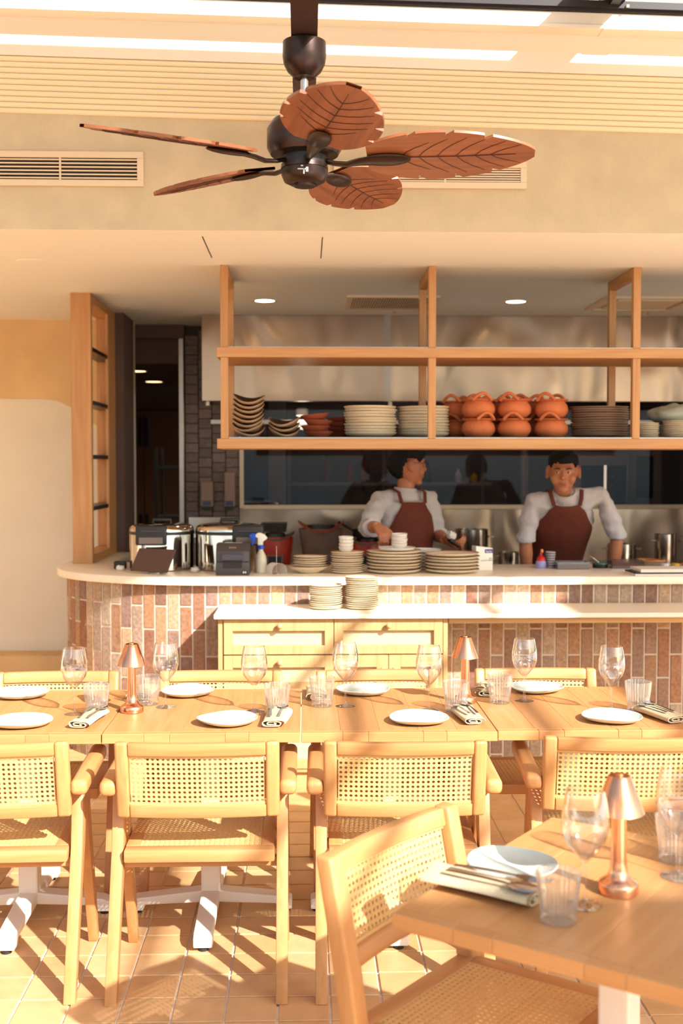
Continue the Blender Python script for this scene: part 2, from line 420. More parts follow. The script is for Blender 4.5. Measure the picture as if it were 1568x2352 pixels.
MB().box(-5, 4.6, -.12, -.04, .500, .530).box(-5, 4.6, -.105, -.05, .488, .500).build('sill_bar', FRAMEM, sk)
for mx in (-4.4, -2.1, 1.34, 3.6):
    MB().box(mx-.045, mx+.045, -.40, -.02, .528, .57).box(mx-.02, mx+.02, -.40, -.12, .512, .528).box(mx-.16, mx+.08, -.40, -.10, .57, .60).build('glazing_bar', FRAMEM, sk)
    MB().box(mx+.052, mx+.064, -.13, -.05, .502, .512).build('bracket', VENTP, sk)
for a, b in ((-4.35,-2.15),(-2.05,1.29),(1.39,3.55)):
    MB().box(a, b, -.40, -.05, .540, .546).build('pane', PANE, sk)

# ---- unseen roof: slabs shaped to block the sun, glazing between lets it in
rp = struct(MB().box(-9, 6, 2.96, 4.735, 0, .06).build('roof_shade_panel', WHITEP, loc=(0, 0, 3.80))); rp.rotation_euler = (0, TILT, 0)
struct(MB().box(4.2, 6, -2.6, 2.96, 3.80, 3.86).build('roof_shade_panel', WHITEP))
struct(MB().box(-9, 4.2, -2.6, -1.38, 3.80, 3.86).build('roof_shade_panel', WHITEP))
gr = bpy.data.objects.new('roof_glazing', None); C.objects.link(gr); gr.location = (0, 0, 3.80); struct(gr)
for rx, w in ((3.10, .034), (3.76, .034)):
    MB().box(rx-w/2, rx+w/2, -1.38, 2.96, .0, .05).build('rafter', FRAMEM, gr)
for a, b in ((-8.9, 3.07), (3.13, 3.73), (3.79, 4.18)):
    MB().box(a, b, -1.38, 2.96, .052, .058).build('pane', PANE, gr)

# ---- walls
wl = MB().box(-5, -1.25, 8.47, 8.6, 0, 2.70)
wl = struct(wl.build('wall_left', PALEWALL))
arch = [(-5, 2.70), (-5, 2.135), (-1.90, 2.135), (-1.80, 2.122), (-1.70, 2.075), (-1.60, 2.01), (-1.50, 1.93), (-1.42, 1.82), (-1.36, 1.66), (-1.33, 1.4), (-1.33, .3), (-1.25, .3), (-1.25, 2.70)]
MB().prism(arch, 8.44, 8.475, 'y').build('arch_surround', TANWALL, wl)
struct(MB().box(-5, -1.30, 8.22, 8.47, 0, .296).build('baseboard_left', TANWALL))
struct(MB().box(-16, 16, -20.2, -20, 0, 4.2).build('wall_added_backdrop', PALEWALL))  # unseen wall behind the camera, added as a dim band for reflections
struct(MB().box(-5.1, -4.9, 5.2, 8.6, 0, 2.7).build('wall_far_left', PALEWALL))
struct(MB().box(-1.43, -1.245, 8.02, 8.47, 0, 2.70).build('wall_pillar', DARKCOL))
# corridor
struct(MB().box(-2.4, -.90, 8.70, 8.80, 2.60, 2.70).build('trim_1', DARKCOL))
struct(MB().box(-2.4, -.85, 8.80, 13, 2.42, 2.70).build('ceiling_corridor', DARKCOL))
struct(MB().box(-2.5, -2.4, 8.6, 13, 0, 2.7).build('wall_corridor', DARKCOL))
struct(MB().box(-2.4, -.85, 12.6, 12.7, 0, 2.42).build('wall_corridor_end', DOORP))
for n, (a, b) in enumerate(((-2.36, -1.745), (-1.735, -1.12)), 1):
    d = struct(MB().box(a, b, 12.56, 12.60, .02, 2.24).build('door_%d' % n, DOORP, bevel=.004))
    hx = b-.03 if n == 1 else a+.03
    for z0, z1 in ((1.85, 2.16), (.98, 1.12)):
        MB().box(hx-.02, hx+.02, 12.53, 12.56, z0, z1).build('handle', BLACKP, d, bevel=.004)
# kitchen rear wall: dark tiled pier, steel splashback, window to the rear kitchen
wk = struct(MB().box(-.905, -.495, 8.76, 8.90, 0, 2.70).build('wall_kitchen', DARKGROUT))
dt = MB().box(-.0475, .0475, -.006, .006, -.0345, .0345).mesh('wall_tile', bevel=.002); dt.materials.append(DARKTILE)
for c in range(4):
    for r in range(26):
        z = .90 + r*.0735 + (c % 2)*.0367
        if z > 2.66: continue
        ob('wall_tile', dt, None, wk, (-.905 + .052 + c*.1018, 8.756 + random.uniform(-.002,.002), z))
struct(MB().box(-.945, -.905, 8.70, 8.92, 0, 2.60).build('trim_2', STEELD, bevel=.004))
SPL = struct(MB().box(-.495, 3.3, 8.76, 8.90, 0, 1.325).build('wall_splashback', None))
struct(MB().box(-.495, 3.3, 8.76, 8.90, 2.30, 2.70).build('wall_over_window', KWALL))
win = struct(MB().box(-.495, -.462, 8.735, 8.80, 1.325, 2.30).build('window_1', VENTP, bevel=.003))
MB().box(-.462, 3.2, 8.735, 8.80, 1.318, 1.350).build('window_rail', VENTP, win, bevel=.003)
MB().box(-.462, 3.2, 8.735, 8.80, 2.268, 2.30).build('window_rail', VENTP, win, bevel=.003)
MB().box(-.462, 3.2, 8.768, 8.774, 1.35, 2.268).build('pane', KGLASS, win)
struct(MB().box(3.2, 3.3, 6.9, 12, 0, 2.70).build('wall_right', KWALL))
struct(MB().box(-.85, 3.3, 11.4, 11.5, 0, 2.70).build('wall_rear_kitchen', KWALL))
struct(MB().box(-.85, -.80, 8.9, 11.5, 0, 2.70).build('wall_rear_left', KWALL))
struct(MB().box(3.2, 4.6, 6.9, 7.0, 0, 2.7).build('wall_front_right', PALEWALL))

# ---- vents on the bulkhead
def vent(xa, xb, z0, z1, label):
    t = thing('air_vent', label, 'air vent', ((xa+xb)/2, 5.2, z0), 0, 'air vents on the bulkhead')
    w = (xb-xa)/2; h = z1-z0; b = .028
    f = MB()
    f.box(-w, w, -.014, 0, 0, b).box(-w, w, -.014, 0, h-b, h).box(-w, -w+b, -.014, 0, b, h-b).box(w-b, w, -.014, 0, b, h-b)
    f.build('frame', VENTP, t, bevel=.002)
    MB().box(-w+b, w-b, -.002, -.0005, b, h-b).build('backing', DARKV, t)
    n = 6; p = (h-2*b)/n
    sl = MB().box(-w+b, w-b, -.010, -.003, -.0030, .0030).mesh('slat'); sl.materials.append(VENTP)
    for k in range(n): ob('slat', sl, None, t, (0, 0, b + (k+.5)*p))
    k = -w+.12
    while k < w-.05:
        MB().box(k-.004, k+.004, -.012, -.003, b, h-b).build('divider', VENTP, t); k += .377
    return t
vent(-1.575, -.712, 2.888, 3.040, 'cream slatted air vent cut off by the left picture edge')
vent(.13, .993, 2.890, 3.010, 'cream slatted air vent partly behind the fan blades')

# ---- ceiling fittings
def downlight(x, y, z, mat, label, r=.062, power=0, grp=None):
    t = thing('downlight', label, 'downlight', (x, y, z), 0, grp)
    MB().lathe([(r, -.001), (r+.018, -.003), (r+.018, 0), (r, 0)], 32).build('trim_ring', VENTP, t, smooth=40)
    MB().lathe([(0, -.0008), (r, -.0008), (r, 0), (0, 0)], 32).build('lens', mat, t)
    if power:
        l = bpy.data.lights.new('downlight_lamp', 'SPOT'); l.energy = power; l.color = (1, .82, .6); l.spot_size = 2.4; l.spot_blend = .6; l.shadow_soft_size = .05
        lo = bpy.data.objects.new('downlight_lamp', l); C.objects.link(lo); lo.parent = t; lo.location = (0, 0, -.02)
    return t
downlight(-.254, 7.417, 2.70, LAMPW, 'glowing round downlight left of the ceiling air conditioner', power=3)
downlight(1.352, 7.406, 2.70, LAMPW, 'glowing round downlight above the clay pots, right of the middle shelf post', power=3)
downlight(-1.375, 9.54, 2.42, LAMPC, 'nearer glowing downlight in the dark corridor', r=.075, power=6)
downlight(-1.393, 10.75, 2.42, LAMPC, 'farther glowing downlight in the dark corridor', r=.075, power=6)
t = thing('ceiling_speaker', 'faint round cover flush in the pale ceiling at left', 'speaker', (-1.40, 6.02, 2.70))
MB().lathe([(0,-.004),(.062,-.004),(.075,-.002),(.078,0),(0,0)], 32).build('cover', CEILP, t, smooth=40)
def cassette(x0, x1, y0, y1, label, slats=True):
    t = thing('air_conditioner', label, 'air conditioner', ((x0+x1)/2, (y0+y1)/2, 2.70), 0, 'ceiling air conditioners')
    w = (x1-x0)/2; d = (y1-y0)/2; b = .045
    MB().box(-w, w, -d, -d+b, -.014, 0).box(-w, w, d-b, d, -.014, 0).box(-w, -w+b, -d+b, d-b, -.014, 0).box(w-b, w, -d+b, d-b, -.014, 0).build('frame', VENTP, t, bevel=.003)
    MB().box(-w+b, w-b, -d+b, d-b, -.003, -.001).build('backing', GREYP if slats else VENTP, t)
    if slats:
        sl = MB().prism([(-.004,-.013),(.004,-.013),(.010,-.004),(.002,-.004)], -d+b, d-b, 'y').mesh('slat'); sl.materials.append(VENTP)
        n = 32
        for k in range(n): ob('slat', sl, None, t, (-w+b+(k+.5)*(2*w-2*b)/n, 0, 0))
    else:
        MB().box(-w+.09, w-.09, -d+.09, d-.09, -.016, -.003).build('panel', VENTP, t, bevel=.004)
cassette(.258, .838, 7.145, 7.75, 'slatted ceiling air conditioner grille between the two glowing downlights')
cassette(1.875, 2.46, 7.14, 7.74, 'plain ceiling air conditioner panel at the right picture edge', False)
for i, (x, y) in enumerate(((.60, 7.77), (2.32, 7.80))):
    t = thing('sprinkler', ['small sprinkler head beside the slatted ceiling grille', 'small sprinkler head behind the right shelf post'][i], 'sprinkler', (x, y, 2.70))
    MB().lathe([(0,-.03),(.012,-.03),(.012,-.026),(.005,-.024),(.005,-.008),(.02,-.004),(.02,0),(0,0)], 14).build('head', STEEL, t, smooth=40)

# ---- range hood
m, nt, p = nodes('hood_steel'); HOODM = m
p.inputs['Base Color'].default_value = s2l((184,160,140)); p.inputs['Metallic'].default_value = 1; p.inputs['Roughness'].default_value = .3
tc = N(nt, 'ShaderNodeTexCoord'); mp = N(nt, 'ShaderNodeMapping'); mp.inputs['Scale'].default_value = (2.6, 1, 1.2)
nz = N(nt, 'ShaderNodeTexNoise'); nz.inputs['Scale'].default_value = 1.0; nz.inputs['Detail'].default_value = 1.0; nz.inputs['Distortion'].default_value = .8
bp = N(nt, 'ShaderNodeBump'); bp.inputs['Strength'].default_value = .9; bp.inputs['Distance'].default_value = .05
nt.links.new(tc.outputs['Object'], mp.inputs[0]); nt.links.new(mp.outputs[0], nz.inputs['Vector']); nt.links.new(nz.outputs[0], bp.inputs['Height']); nt.links.new(bp.outputs[0], p.inputs['Normal'])
SPL.data.materials.append(HOODM)
t = thing('range_hood', 'long stainless steel extractor hood behind the hanging shelf', 'range hood', (0, 8.1, 2.10))
MB().box(-.718, .575, 0, .02, 0, .60).build('front_panel', HOODM, t, bevel=.003)
MB().box(.585, 2.95, 0, .02, 0, .60).build('front_panel', HOODM, t, bevel=.003)
MB().box(.555, .60, -.004, .0, 0, .60).build('seam_cover', STEELD, t)
MB().box(-.718, -.70, .02, .62, 0, .60).build('side_panel', HOODM, t)
MB().box(-.70, 2.95, .10, .62, .10, .14).build('filter_bank', STEELD, t)
MB().box(-.70, 2.95, .02, .06, .0, .03).build('drip_channel', STEELD, t)
MB().box(-.70, 2.95, .55, .60, -.14, -.11).build('light_rail', STEELD, t)
for x in (-.68, .60):
    MB().lathe([(0,-.03),(.014,-.03),(.014,0),(0,0)], 12, (x, .03, 0)).build('drain_cup', WHITEPL, t)
t = thing('hood_lamp', 'small lit lamp glowing under the hood behind the brown bowls', 'lamp', (-.02, 8.45, 2.06))
MB().lathe([(.035,-.05),(.045,-.045),(.045,.0),(.03,.01),(0,.01)], 20).build('shade', WHITEPL, t, smooth=40)
MB().lathe([(0,-.0525),(.030,-.0525),(.034,-.045),(0,-.045)], 20).build('bulb', TUBEW, t)
l = bpy.data.lights.new('hood_light', 'POINT'); l.energy = 1.0; l.color = (1,.85,.65); l.shadow_soft_size = .04
lo = bpy.data.objects.new('hood_light', l); C.objects.link(lo); lo.parent = t; lo.location = (0, 0, -.09)

# ================================================================== BAR
XS, YF, EA, EB = -.47, 6.26, .95, .74          # straight front ends at XS, then a quarter ellipse
def bar_curve(off, n=20):
    pts = []
    for k in range(n+1):
        a = PI/2*k/n
        pts.append((XS - (EA+off)*math.sin(a), YF+EB - (EB+off)*math.cos(a)))
    return pts
bar = thing('bar_counter', 'curved bar front clad in upright brick tiles', 'bar', (0, 0, 0))
pl = [(2.7, YF)] + bar_curve(0) + [(XS-EA, 8.0), (-1.25, 8.0), (-1.25, 7.4), (-1.02, 6.93), (2.7, 6.93)]
MB().prism(pl, 0, 1.005, 'z').build('bar_base', BGROUT, bar)
bw, bh, bd = .0708, .274, .0045
full = MB().box(-bw/2+.0048, bw/2-.0048, -bd, .004, -bh/2+.0048, bh/2-.0048).mesh('brick_tile', bevel=.0022); full.materials.append(BRICKT)
cut = {}
def brick(x, y, rz, z0, z1):
    h = z1-z0
    if h < .03: return
    if abs(h-bh) < .004: me = full
    else:
        k = round(h, 3)
        if k not in cut:
            cut[k] = MB().box(-bw/2+.0048, bw/2-.0048, -bd, .004, -h/2+.0048, h/2-.0048).mesh('brick_tile', bevel=.0022); cut[k].materials.append(BRICKT)
        me = cut[k]
    nx, ny = math.sin(rz), -math.cos(rz)
    e = random.uniform(-.0015, .0012)
    ob('brick_tile', me, None, bar, (x+nx*e, y+ny*e, (z0+z1)/2), rz)
cols = []
x = XS + bw/2; i = 0
while x < 2.6: cols.append((x, YF, 0.0, i)); x += bw; i += 1
# along the ellipse
cur = bar_curve(0, 400); acc = 0; nxt = bw/2; i = -1
for k in range(400):
    a, b = cur[k], cur[k+1]; d = math.hypot(b[0]-a[0], b[1]-a[1])
    while acc + d >= nxt:
        q = (nxt-acc)/d; px_, py_ = a[0]+(b[0]-a[0])*q, a[1]+(b[1]-a[1])*q
        rz = math.atan2(-(b[1]-a[1]), -(b[0]-a[0]))
        cols.append((px_, py_, rz, i)); i -= 1; nxt += bw
    acc += d
for (x, y, rz, i) in cols:
    js = [1.004, .758, .484, .21, 0.0] if i % 2 == 0 else [1.004, .887, .613, .339, .065, 0.0]
    for a, b in zip(js[1:], js[:-1]): brick(x, y, rz, a, b)
topc = [(2.75, 6.195)] + bar_curve(.062, 28) + [(-1.482, 8.03), (-1.19, 8.03), (-1.19, 7.42), (-.98, 6.98), (2.75, 6.98)]
bt = MB().prism(topc, 1.006, 1.05, 'z').build('stone_countertop', STONE, None, bevel=.006, segs=2, smooth=30)
tag(bt, 'pale stone bar top with a rounded left end', 'countertop')

# ---- wooden screen standing on the left end of the bar
t = thing('wooden_screen', 'tall oak frame screen with dark shelves on the left end of the bar', 'screen', (-1.36, 7.1, 1.05))
MB().box(-.062, .060, 0, .05, 0, 1.65).build('front_board', SHELFOAK['z'], t, bevel=.002)
MB().box(-.062, .060, .86, .90, 0, 1.65).build('back_board', SHELFOAK['z'], t, bevel=.002)
MB().box(-.062, .060, .05, .86, 1.60, 1.65).build('top_board', SHELFOAK['y'], t, bevel=.002)
MB().box(-.062, .060, .05, .86, 0, .05).build('bottom_board', SHELFOAK['y'], t, bevel=.002)
MB().box(.040, .060, .62, .86, .05, 1.60).build('side_stile', SHELFOAK['z'], t, bevel=.002)
for z in (1.318, .99, .655, .335):
    MB().box(-.055, .055, .05, .86, z-.013, z+.013).build('shelf', DARKM, t, bevel=.002)

# ---- sideboard cabinet and its long top
cab = thing('sideboard', 'pale oak sideboard with woven drawer panels in front of the bar', 'sideboard', (0, 5.862, 0))
cb = MB(); x0, x1 = -.442, .730
cb.box(x0, x0+.022, 0, .385, .08, .873).box(x1-.022, x1, 0, .385, .08, .873).box(x0+.022, x1-.022, .003, .385, .08, .10).box(x0+.022, x1-.022, .003, .385, .852, .873).box(x0+.022, x1-.022, .36, .385, .10, .852).box(x0+.022, x1-.022, .03, .385, .0, .08)
cb.build('carcass', PALEOAK['z'], cab)
WEAVE = plain('woven_panel', (220,194,148), .75, noise_amt=.12, nscale=260, bump=.5, bscale=300)
def front(name, xa, xb, za, zb, st, knob_x, knob_z):
    f = MB(); y0, y1 = -.006, .0185
    f.box(xa, xa+st, y0, y1, za, zb).box(xb-st, xb, y0, y1, za, zb).box(xa+st, xb-st, y0, y1, zb-.062, zb).box(xa+st, xb-st, y0, y1, za, za+.045)
    o = f.build(name, PALEOAK['z'], cab, bevel=.0012)
    MB().box(xa+st, xb-st, .0160, .0185, za+.045, zb-.062).build('woven_panel', WEAVE, o)
    MB().tube([(knob_x, -.006, knob_z), (knob_x, -.018, knob_z)], .006, 10).sphere((knob_x, -.030, knob_z), .0155, 16, 10).build('knob', PALEOAK['x'], o, smooth=50)
xm = .147
for za, zb in ((.690, .872), (.500, .684), (.10, .494)):
    front('drawer', x0+.028, xm-.002, za, zb, .045, (x0+xm)/2+.02, zb-.034)
front('drawer', xm+.002, x1-.026, .690, .872, .045, (x1+xm)/2-.012, .838)
xd = (xm+x1-.024)/2
front('door', xm+.002, xd-.0015, .10, .684, .06, xd-.03, .612)
front('door', xd+.0015, x1-.026, .10, .684, .06, xd+.03, .612)
st = MB().box(-.462, 2.7, 5.825, 6.248, .875, .900).build('stone_ledge', STONE, None, bevel=.004, segs=2)
tag(st, 'long white stone ledge on the sideboard, running right along the bar', 'countertop')
sup = MB().box(.735, 2.7, 5.87, 5.895, .842, .873).build('ledge_rail', PALEOAK['x'], None, bevel=.002)
tag(sup, 'pale oak rail under the front of the long white ledge', 'rail')

# ---- hanging shelf
hs = thing('hanging_shelf', 'oak two-tier shelf hung from the ceiling above the bar', 'shelf', (0, 6.08, 1.742))
MB().box(-.460, 2.95, 0, .545, 0, .052).build('lower_board', SHELFOAK['x'], hs, bevel=.002)
MB().box(-.400, 2.95, .012, .535, .052, .060).build('liner', STEELD, hs)
MB().box(-.460, 2.95, 0, .545, .478, .529).build('upper_board', SHELFOAK['x'], hs, bevel=.002)
MB().box(-.440, 2.95, .012, .535, .529, .534).build('liner', STEELD, hs)
for px_ in (-.441, .651, 1.737, 2.83):
    w = .040
    MB().box(px_, px_+w, .008, .050, .052, .478).build('front_post', SHELFOAK['z'], hs, bevel=.0015)
    MB().box(px_, px_+w, .008, .050, .529, .957).build('front_post', SHELFOAK['z'], hs, bevel=.0015)
    MB().box(px_, px_+w, .495, .535, .060, .478).build('back_post', SHELFOAK['z'], hs, bevel=.0015)
    MB().box(px_, px_+w, .495, .535, .534, .957).build('back_post', SHELFOAK['z'], hs, bevel=.0015)
    MB().box(px_, px_+w, .050, .495, .905, .957).build('top_bar', SHELFOAK['y'], hs, bevel=.0015)

# ================================================================== FAN
bm_ = MB().box(-.042, .042, 1.5, 5.199, 3.03, 3.15).build('ceiling_beam', BEAMM); struct(bm_); bm_.name = 'trim_3'
fan = thing('ceiling_fan', 'dark bronze ceiling fan with five carved leaf blades', 'ceiling fan', (0, 3.8, 3.03))
MB().lathe([(0,0),(.058,0),(.070,-.006),(.071,-.05),(.067,-.075),(.055,-.098),(.040,-.112),(.034,-.118),(.030,-.116),(0,-.112)], 40).build('canopy', DARKM, fan, smooth=40)
MB().lathe([(.0125,-.10),(.0125,-.30),(.0,-.30)], 20).build('down_rod', STEEL, fan, smooth=40)
MB().lathe([(0,-.245),(.05,-.245),(.105,-.258),(.122,-.285),(.122,-.345),(.110,-.366),(.07,-.372),(0,-.372)], 44).build('motor_housing', DARKM, fan, smooth=40)
MB().lathe([(0,-.368),(.072,-.370),(.072,-.398),(0,-.398)], 40).build('rotor', BLACKP, fan, smooth=40)
MB().lathe([(0,-.398),(.076,-.398),(.077,-.412),(.0745,-.4125),(.0745,-.414),(.077,-.4145),(.075,-.432),(.066,-.452),(.046,-.462),(.044,-.459),(.036,-.459),(.034,-.468),(0,-.469)], 44).build('switch_cup', DARKM, fan, smooth=40)
# small pale emblem on the cup
MB().box(-.022, .010, -.0785, -.0765, -.431, -.427).box(-.004, .0, -.0785, -.0765, -.445, -.427).box(.004, .012, -.0785, -.0765, -.438, -.423).box(-.012, -.004, -.0785, -.0765, -.421, -.417).build('emblem', WHITEPL, fan, bevel=.0008)
R0, R1, BWD = .205, .740, .152
def blade_outline():
    up_, lo_ = [], []
    n = 40
    for k in range(n+1):
        s = k/n
        x = R0 + (R1-R0)*s
        w = BWD*(math.sin(PI*min(.985, s*.92+.065)**.85))**.60
        up_.append([x, w]); lo_.append([x, -w*.96])
    for idx, dep, sd in ((13,.024,0),(22,.026,0),(31,.018,0),(11,.022,1),(20,.026,1),(29,.022,1)):
        L = up_ if sd == 0 else lo_
        g = 1 if sd == 0 else -1
        L[idx][1] -= g*dep; L[idx][0] -= .012
    return up_, lo_
u_, l_ = blade_outline()
bl = MB()
n = len(u_)
for z in (0, .009):
    for a, b in zip(u_, l_): bl.v += [(a[0], a[1], z), (a[0]*.5+b[0]*.5, 0, z), (b[0], b[1], z)]
for q in range(2):
    o = q*3*n
    for k in range(n-1):
        for c in range(2):
            bl.f.append([o+3*k+c, o+3*k+c+1, o+3*k+4+c, o+3*k+3+c]); bl.m.append(0)
o = 3*n
for k in range(n-1):
    for c in (0, 2): bl.f.append([3*k+c, 3*k+3+c, o+3*k+3+c, o+3*k+c]); bl.m.append(0)
blade_me = bl.mesh('blade', smooth=35); blade_me.materials.append(LEAFWOOD)
vn = MB()
vn.tube([(R0+.13, 0, -.001), (R0+.3, .003, -.001), (R1-.06, 0, -.001)], [.002, .0017, .0008], 6)
for k, xx in enumerate((.31, .37, .43, .49, .55, .60)):
    for sg in (-1, 1):
        L = (.085, .105, .108, .098, .08, .055)[k]
        pts = [(xx + .065*tt + .03*tt*tt, sg*L*(tt**.85), -.001) for tt in (0, .3, .6, 1)]
        vn.tube(pts, [.0013, .0012, .001, .0006], 5)
VEIN = plain('leaf_vein', (72, 32, 20), .5)
vein_me = vn.mesh('vein', smooth=60); vein_me.materials.append(VEIN)
ir = MB()
ir.tube([(.06,0,-.004),(.10,0,-.016),(.14,0,-.020),(.18,0,-.012),(.22,0,-.009)], [(.014,.007),(.013,.007),(.014,.008),(.022,.008),(.03,.007)], 10)
ir.sphere((.265, 0, -.008), (.082, .036, .011), 20, 8)
iron_me = ir.mesh('blade_iron', smooth=50); iron_me.materials.append(DARKM)
PITCH = math.radians(14)
for ang in (352, 64, 136, 208, 280):
    b = ob('blade', blade_me, None, fan, (0, 0, -.381))
    b.rotation_euler = (Matrix.Rotation(math.radians(ang), 4, 'Z') @ Matrix.Rotation(-PITCH, 4, 'X')).to_euler()
    ob('vein', vein_me, None, b); ob('blade_iron', iron_me, None, b)
# ================================================================== DINING CHAIRS
BX = .255                                       # half width of the backrest
def back_map(p):                                # flat backrest (x, t, h) -> leaning, bowed backrest
    x, t, h = p
    lean = -.128 - .052*(h/.25)
    bow = -.022*(1-(x/BX)**2)
    return Vector((x, lean + bow + t, .553 + h*.985))
def cane_sheet(x0, x1, y0, y1, pitch, th, rh=.31):
    nx = max(1, round((x1-x0)/pitch)); ny = max(1, round((y1-y0)/pitch))
    dx = (x1-x0)/nx; dy = (y1-y0)/ny
    b = MB()
    ring = [(1,0),(1,1),(0,1),(-1,1),(-1,0),(-1,-1),(0,-1),(1,-1)]
    idx = {}
    def V(x, y, z):
        k = (round(x, 6), round(y, 6), z)
        if k not in idx: idx[k] = len(b.v); b.v.append((x, y, z))
        return idx[k]
    for i in range(nx):
        for j in range(ny):
            cx, cy = x0+(i+.5)*dx, y0+(j+.5)*dy
            o = [(cx+a*dx/2, cy+c*dy/2) for a, c in ring]
            q = [(cx+rh*dx*math.cos(k*PI/4), cy+rh*dy*math.sin(k*PI/4)) for k in range(8)]
            T = [V(*p, th/2) for p in o]; Ti = [V(*p, th/2) for p in q]
            B_ = [V(*p, -th/2) for p in o]; Bi = [V(*p, -th/2) for p in q]
            for k in range(8):
                l = (k+1) % 8
                b.f += [[Ti[k], T[k], T[l], Ti[l]], [B_[k], Bi[k], Bi[l], B_[l]], [Bi[k], Ti[k], Ti[l], Bi[l]]]; b.m += [0, 0, 0]
    return b
def seg_box(x0, x1, t0, t1, h0, h1, n=14):      # box sliced along x so it can bow
    b = MB()
    for k in range(n+1):
        x = x0+(x1-x0)*k/n; b.v += [(x,t0,h0),(x,t1,h0),(x,t1,h1),(x,t0,h1)]
    for k in range(n):
        for c in range(4): b.f.append([4*k+c, 4*k+(c+1)%4, 4*k+4+(c+1)%4, 4*k+4+c]); b.m.append(0)
    b.f += [[3,2,1,0],[4*n,4*n+1,4*n+2,4*n+3]]; b.m += [0,0]
    return b
chair0 = thing('dining_chair', 'x', 'chair', (0,0,0), 0, 'oak and cane armchairs')
RW = .042
# backrest: two rails, two stiles, cane
seg_box(-BX+RW, BX-RW, -.016, .016, .208, .25).build('top_rail', OAK['x'], chair0, bevel=.004, segs=2, smooth=40, warp=back_map)
seg_box(-BX+RW, BX-RW, -.016, .016, .0, .042).build('bottom_rail', OAK['x'], chair0, bevel=.004, segs=2, smooth=40, warp=back_map)
for s in (-1, 1):
    a, b = sorted((s*BX, s*(BX-RW)))
    MB().box(a, b, -.018, .018, -.002, .252).build('stile', OAK['z'], chair0, bevel=.010, segs=3, smooth=40, warp=back_map)
cs = cane_sheet(-BX+RW+.004, BX-RW-.004, .046, .204, .0158, .0028)
cs.build('back_cane', CANE, chair0, warp=lambda p: back_map((p.x, -.002+p.z, p.y)))
seg_box(-BX+RW, BX-RW, -.006, .004, .200, .208).add(*[(lambda g: (g.v, g.f))(seg_box(-BX+RW, BX-RW, -.006, .004, .042, .05))][0]).build('cane_spline', CANE, chair0, warp=back_map)
# seat
SX, SY0, SY1, SZ = .238, -.130, .330, .445
def seat_map(p): return Vector((p.x, p.y, p.z + .012*(p.y+.13)/.46 - .004))
MB().box(-SX, SX, SY0, SY0+.05, SZ-.040, SZ).build('seat_rail', OAK['x'], chair0, bevel=.006, segs=2, smooth=40, warp=seat_map)
MB().box(-SX, SX, SY1-.05, SY1, SZ-.040, SZ).build('seat_rail', OAK['x'], chair0, bevel=.006, segs=2, smooth=40, warp=seat_map)
for s in (-1, 1):
    a, b = sorted((s*SX, s*(SX-.045)))
    MB().box(a, b, SY0+.05, SY1-.05, SZ-.040, SZ).build('seat_rail', OAK['y'], chair0, bevel=.004, segs=2, smooth=40, warp=seat_map)
cane_sheet(-SX+.045, SX-.045, SY0+.05, SY1-.05, .0158, .003).build('seat_cane', CANE, chair0, warp=lambda p: seat_map(Vector((p.x, p.y, p.z+SZ-.004))))
# side frames: inverted V legs under an arm
for s in (-1, 1):
    xo = s*.262; a, b = xo-.0185, xo+.0185
    MB().prism([(-.258,0),(-.218,0),(-.030,.44),(.012,.622),(-.062,.622),(-.098,.44)], a, b, 'x').build('leg', OAK['z'], chair0, bevel=.004, segs=2, smooth=40)
    MB().prism([(.218,0),(.258,0),(.112,.44),(.060,.622),(.013,.622),(.046,.44)], a+.002, b-.002, 'x').build('leg', OAK['z'], chair0, bevel=.004, segs=2, smooth=40)
    a2, b2 = sorted((s*.254, s*.308))
    MB().box(a2, b2, -.165, .275, .622, .672).build('arm', OAK['y'], chair0, bevel=.018, segs=4, smooth=50, warp=lambda p: Vector((p.x, p.y, p.z + .012*max(0, p.y)/.27)))
MB().box(-.245, .245, -.085, -.060, .372, .404).build('stretcher', OAK['x'], chair0, bevel=.003)
MB().box(-.245, .245, .080, .105, .372, .404).build('stretcher', OAK['x'], chair0, bevel=.003)

tables_x = (-1.0165, -.3495, .319, .986)
front_y, back_y = 3.74, 4.78
fl = ['oak and cane chair at the near side, cut off by the left picture edge',
      'oak and cane chair at the near side, second from left, fully in view',
      'oak and cane chair at the near side, third from left, behind the blurred chair',
      'oak and cane chair at the near side, last on the right, behind blurred glasses']
chair0.location = (tables_x[1]+.014, front_y, 0); chair0['label'] = fl[1]
dup(chair0, (tables_x[0]+.022, front_y+.01, 0), math.radians(1.5), fl[0])
dup(chair0, (tables_x[2]-.005, front_y-.01, 0), math.radians(-.8), fl[2])
dup(chair0, (tables_x[3]+.035, front_y+.02, 0), math.radians(-4.0), fl[3])
bk = ['oak and cane chair at the far side, left of the left copper lamp',
      'oak and cane chair at the far side, right of the left copper lamp',
      'oak and cane chair at the far side, in front of the sideboard doors',
      'oak and cane chair at the far side, standing against the shaded brick tiles']
for i, (x, r) in enumerate(((-1.022, 2), (-.352, -1), (.305, 1.5), (.965, -.5))):
    dup(chair0, (x, (4.60, 4.60, 4.60, 4.615)[i], 0), PI + math.radians(r), bk[i])
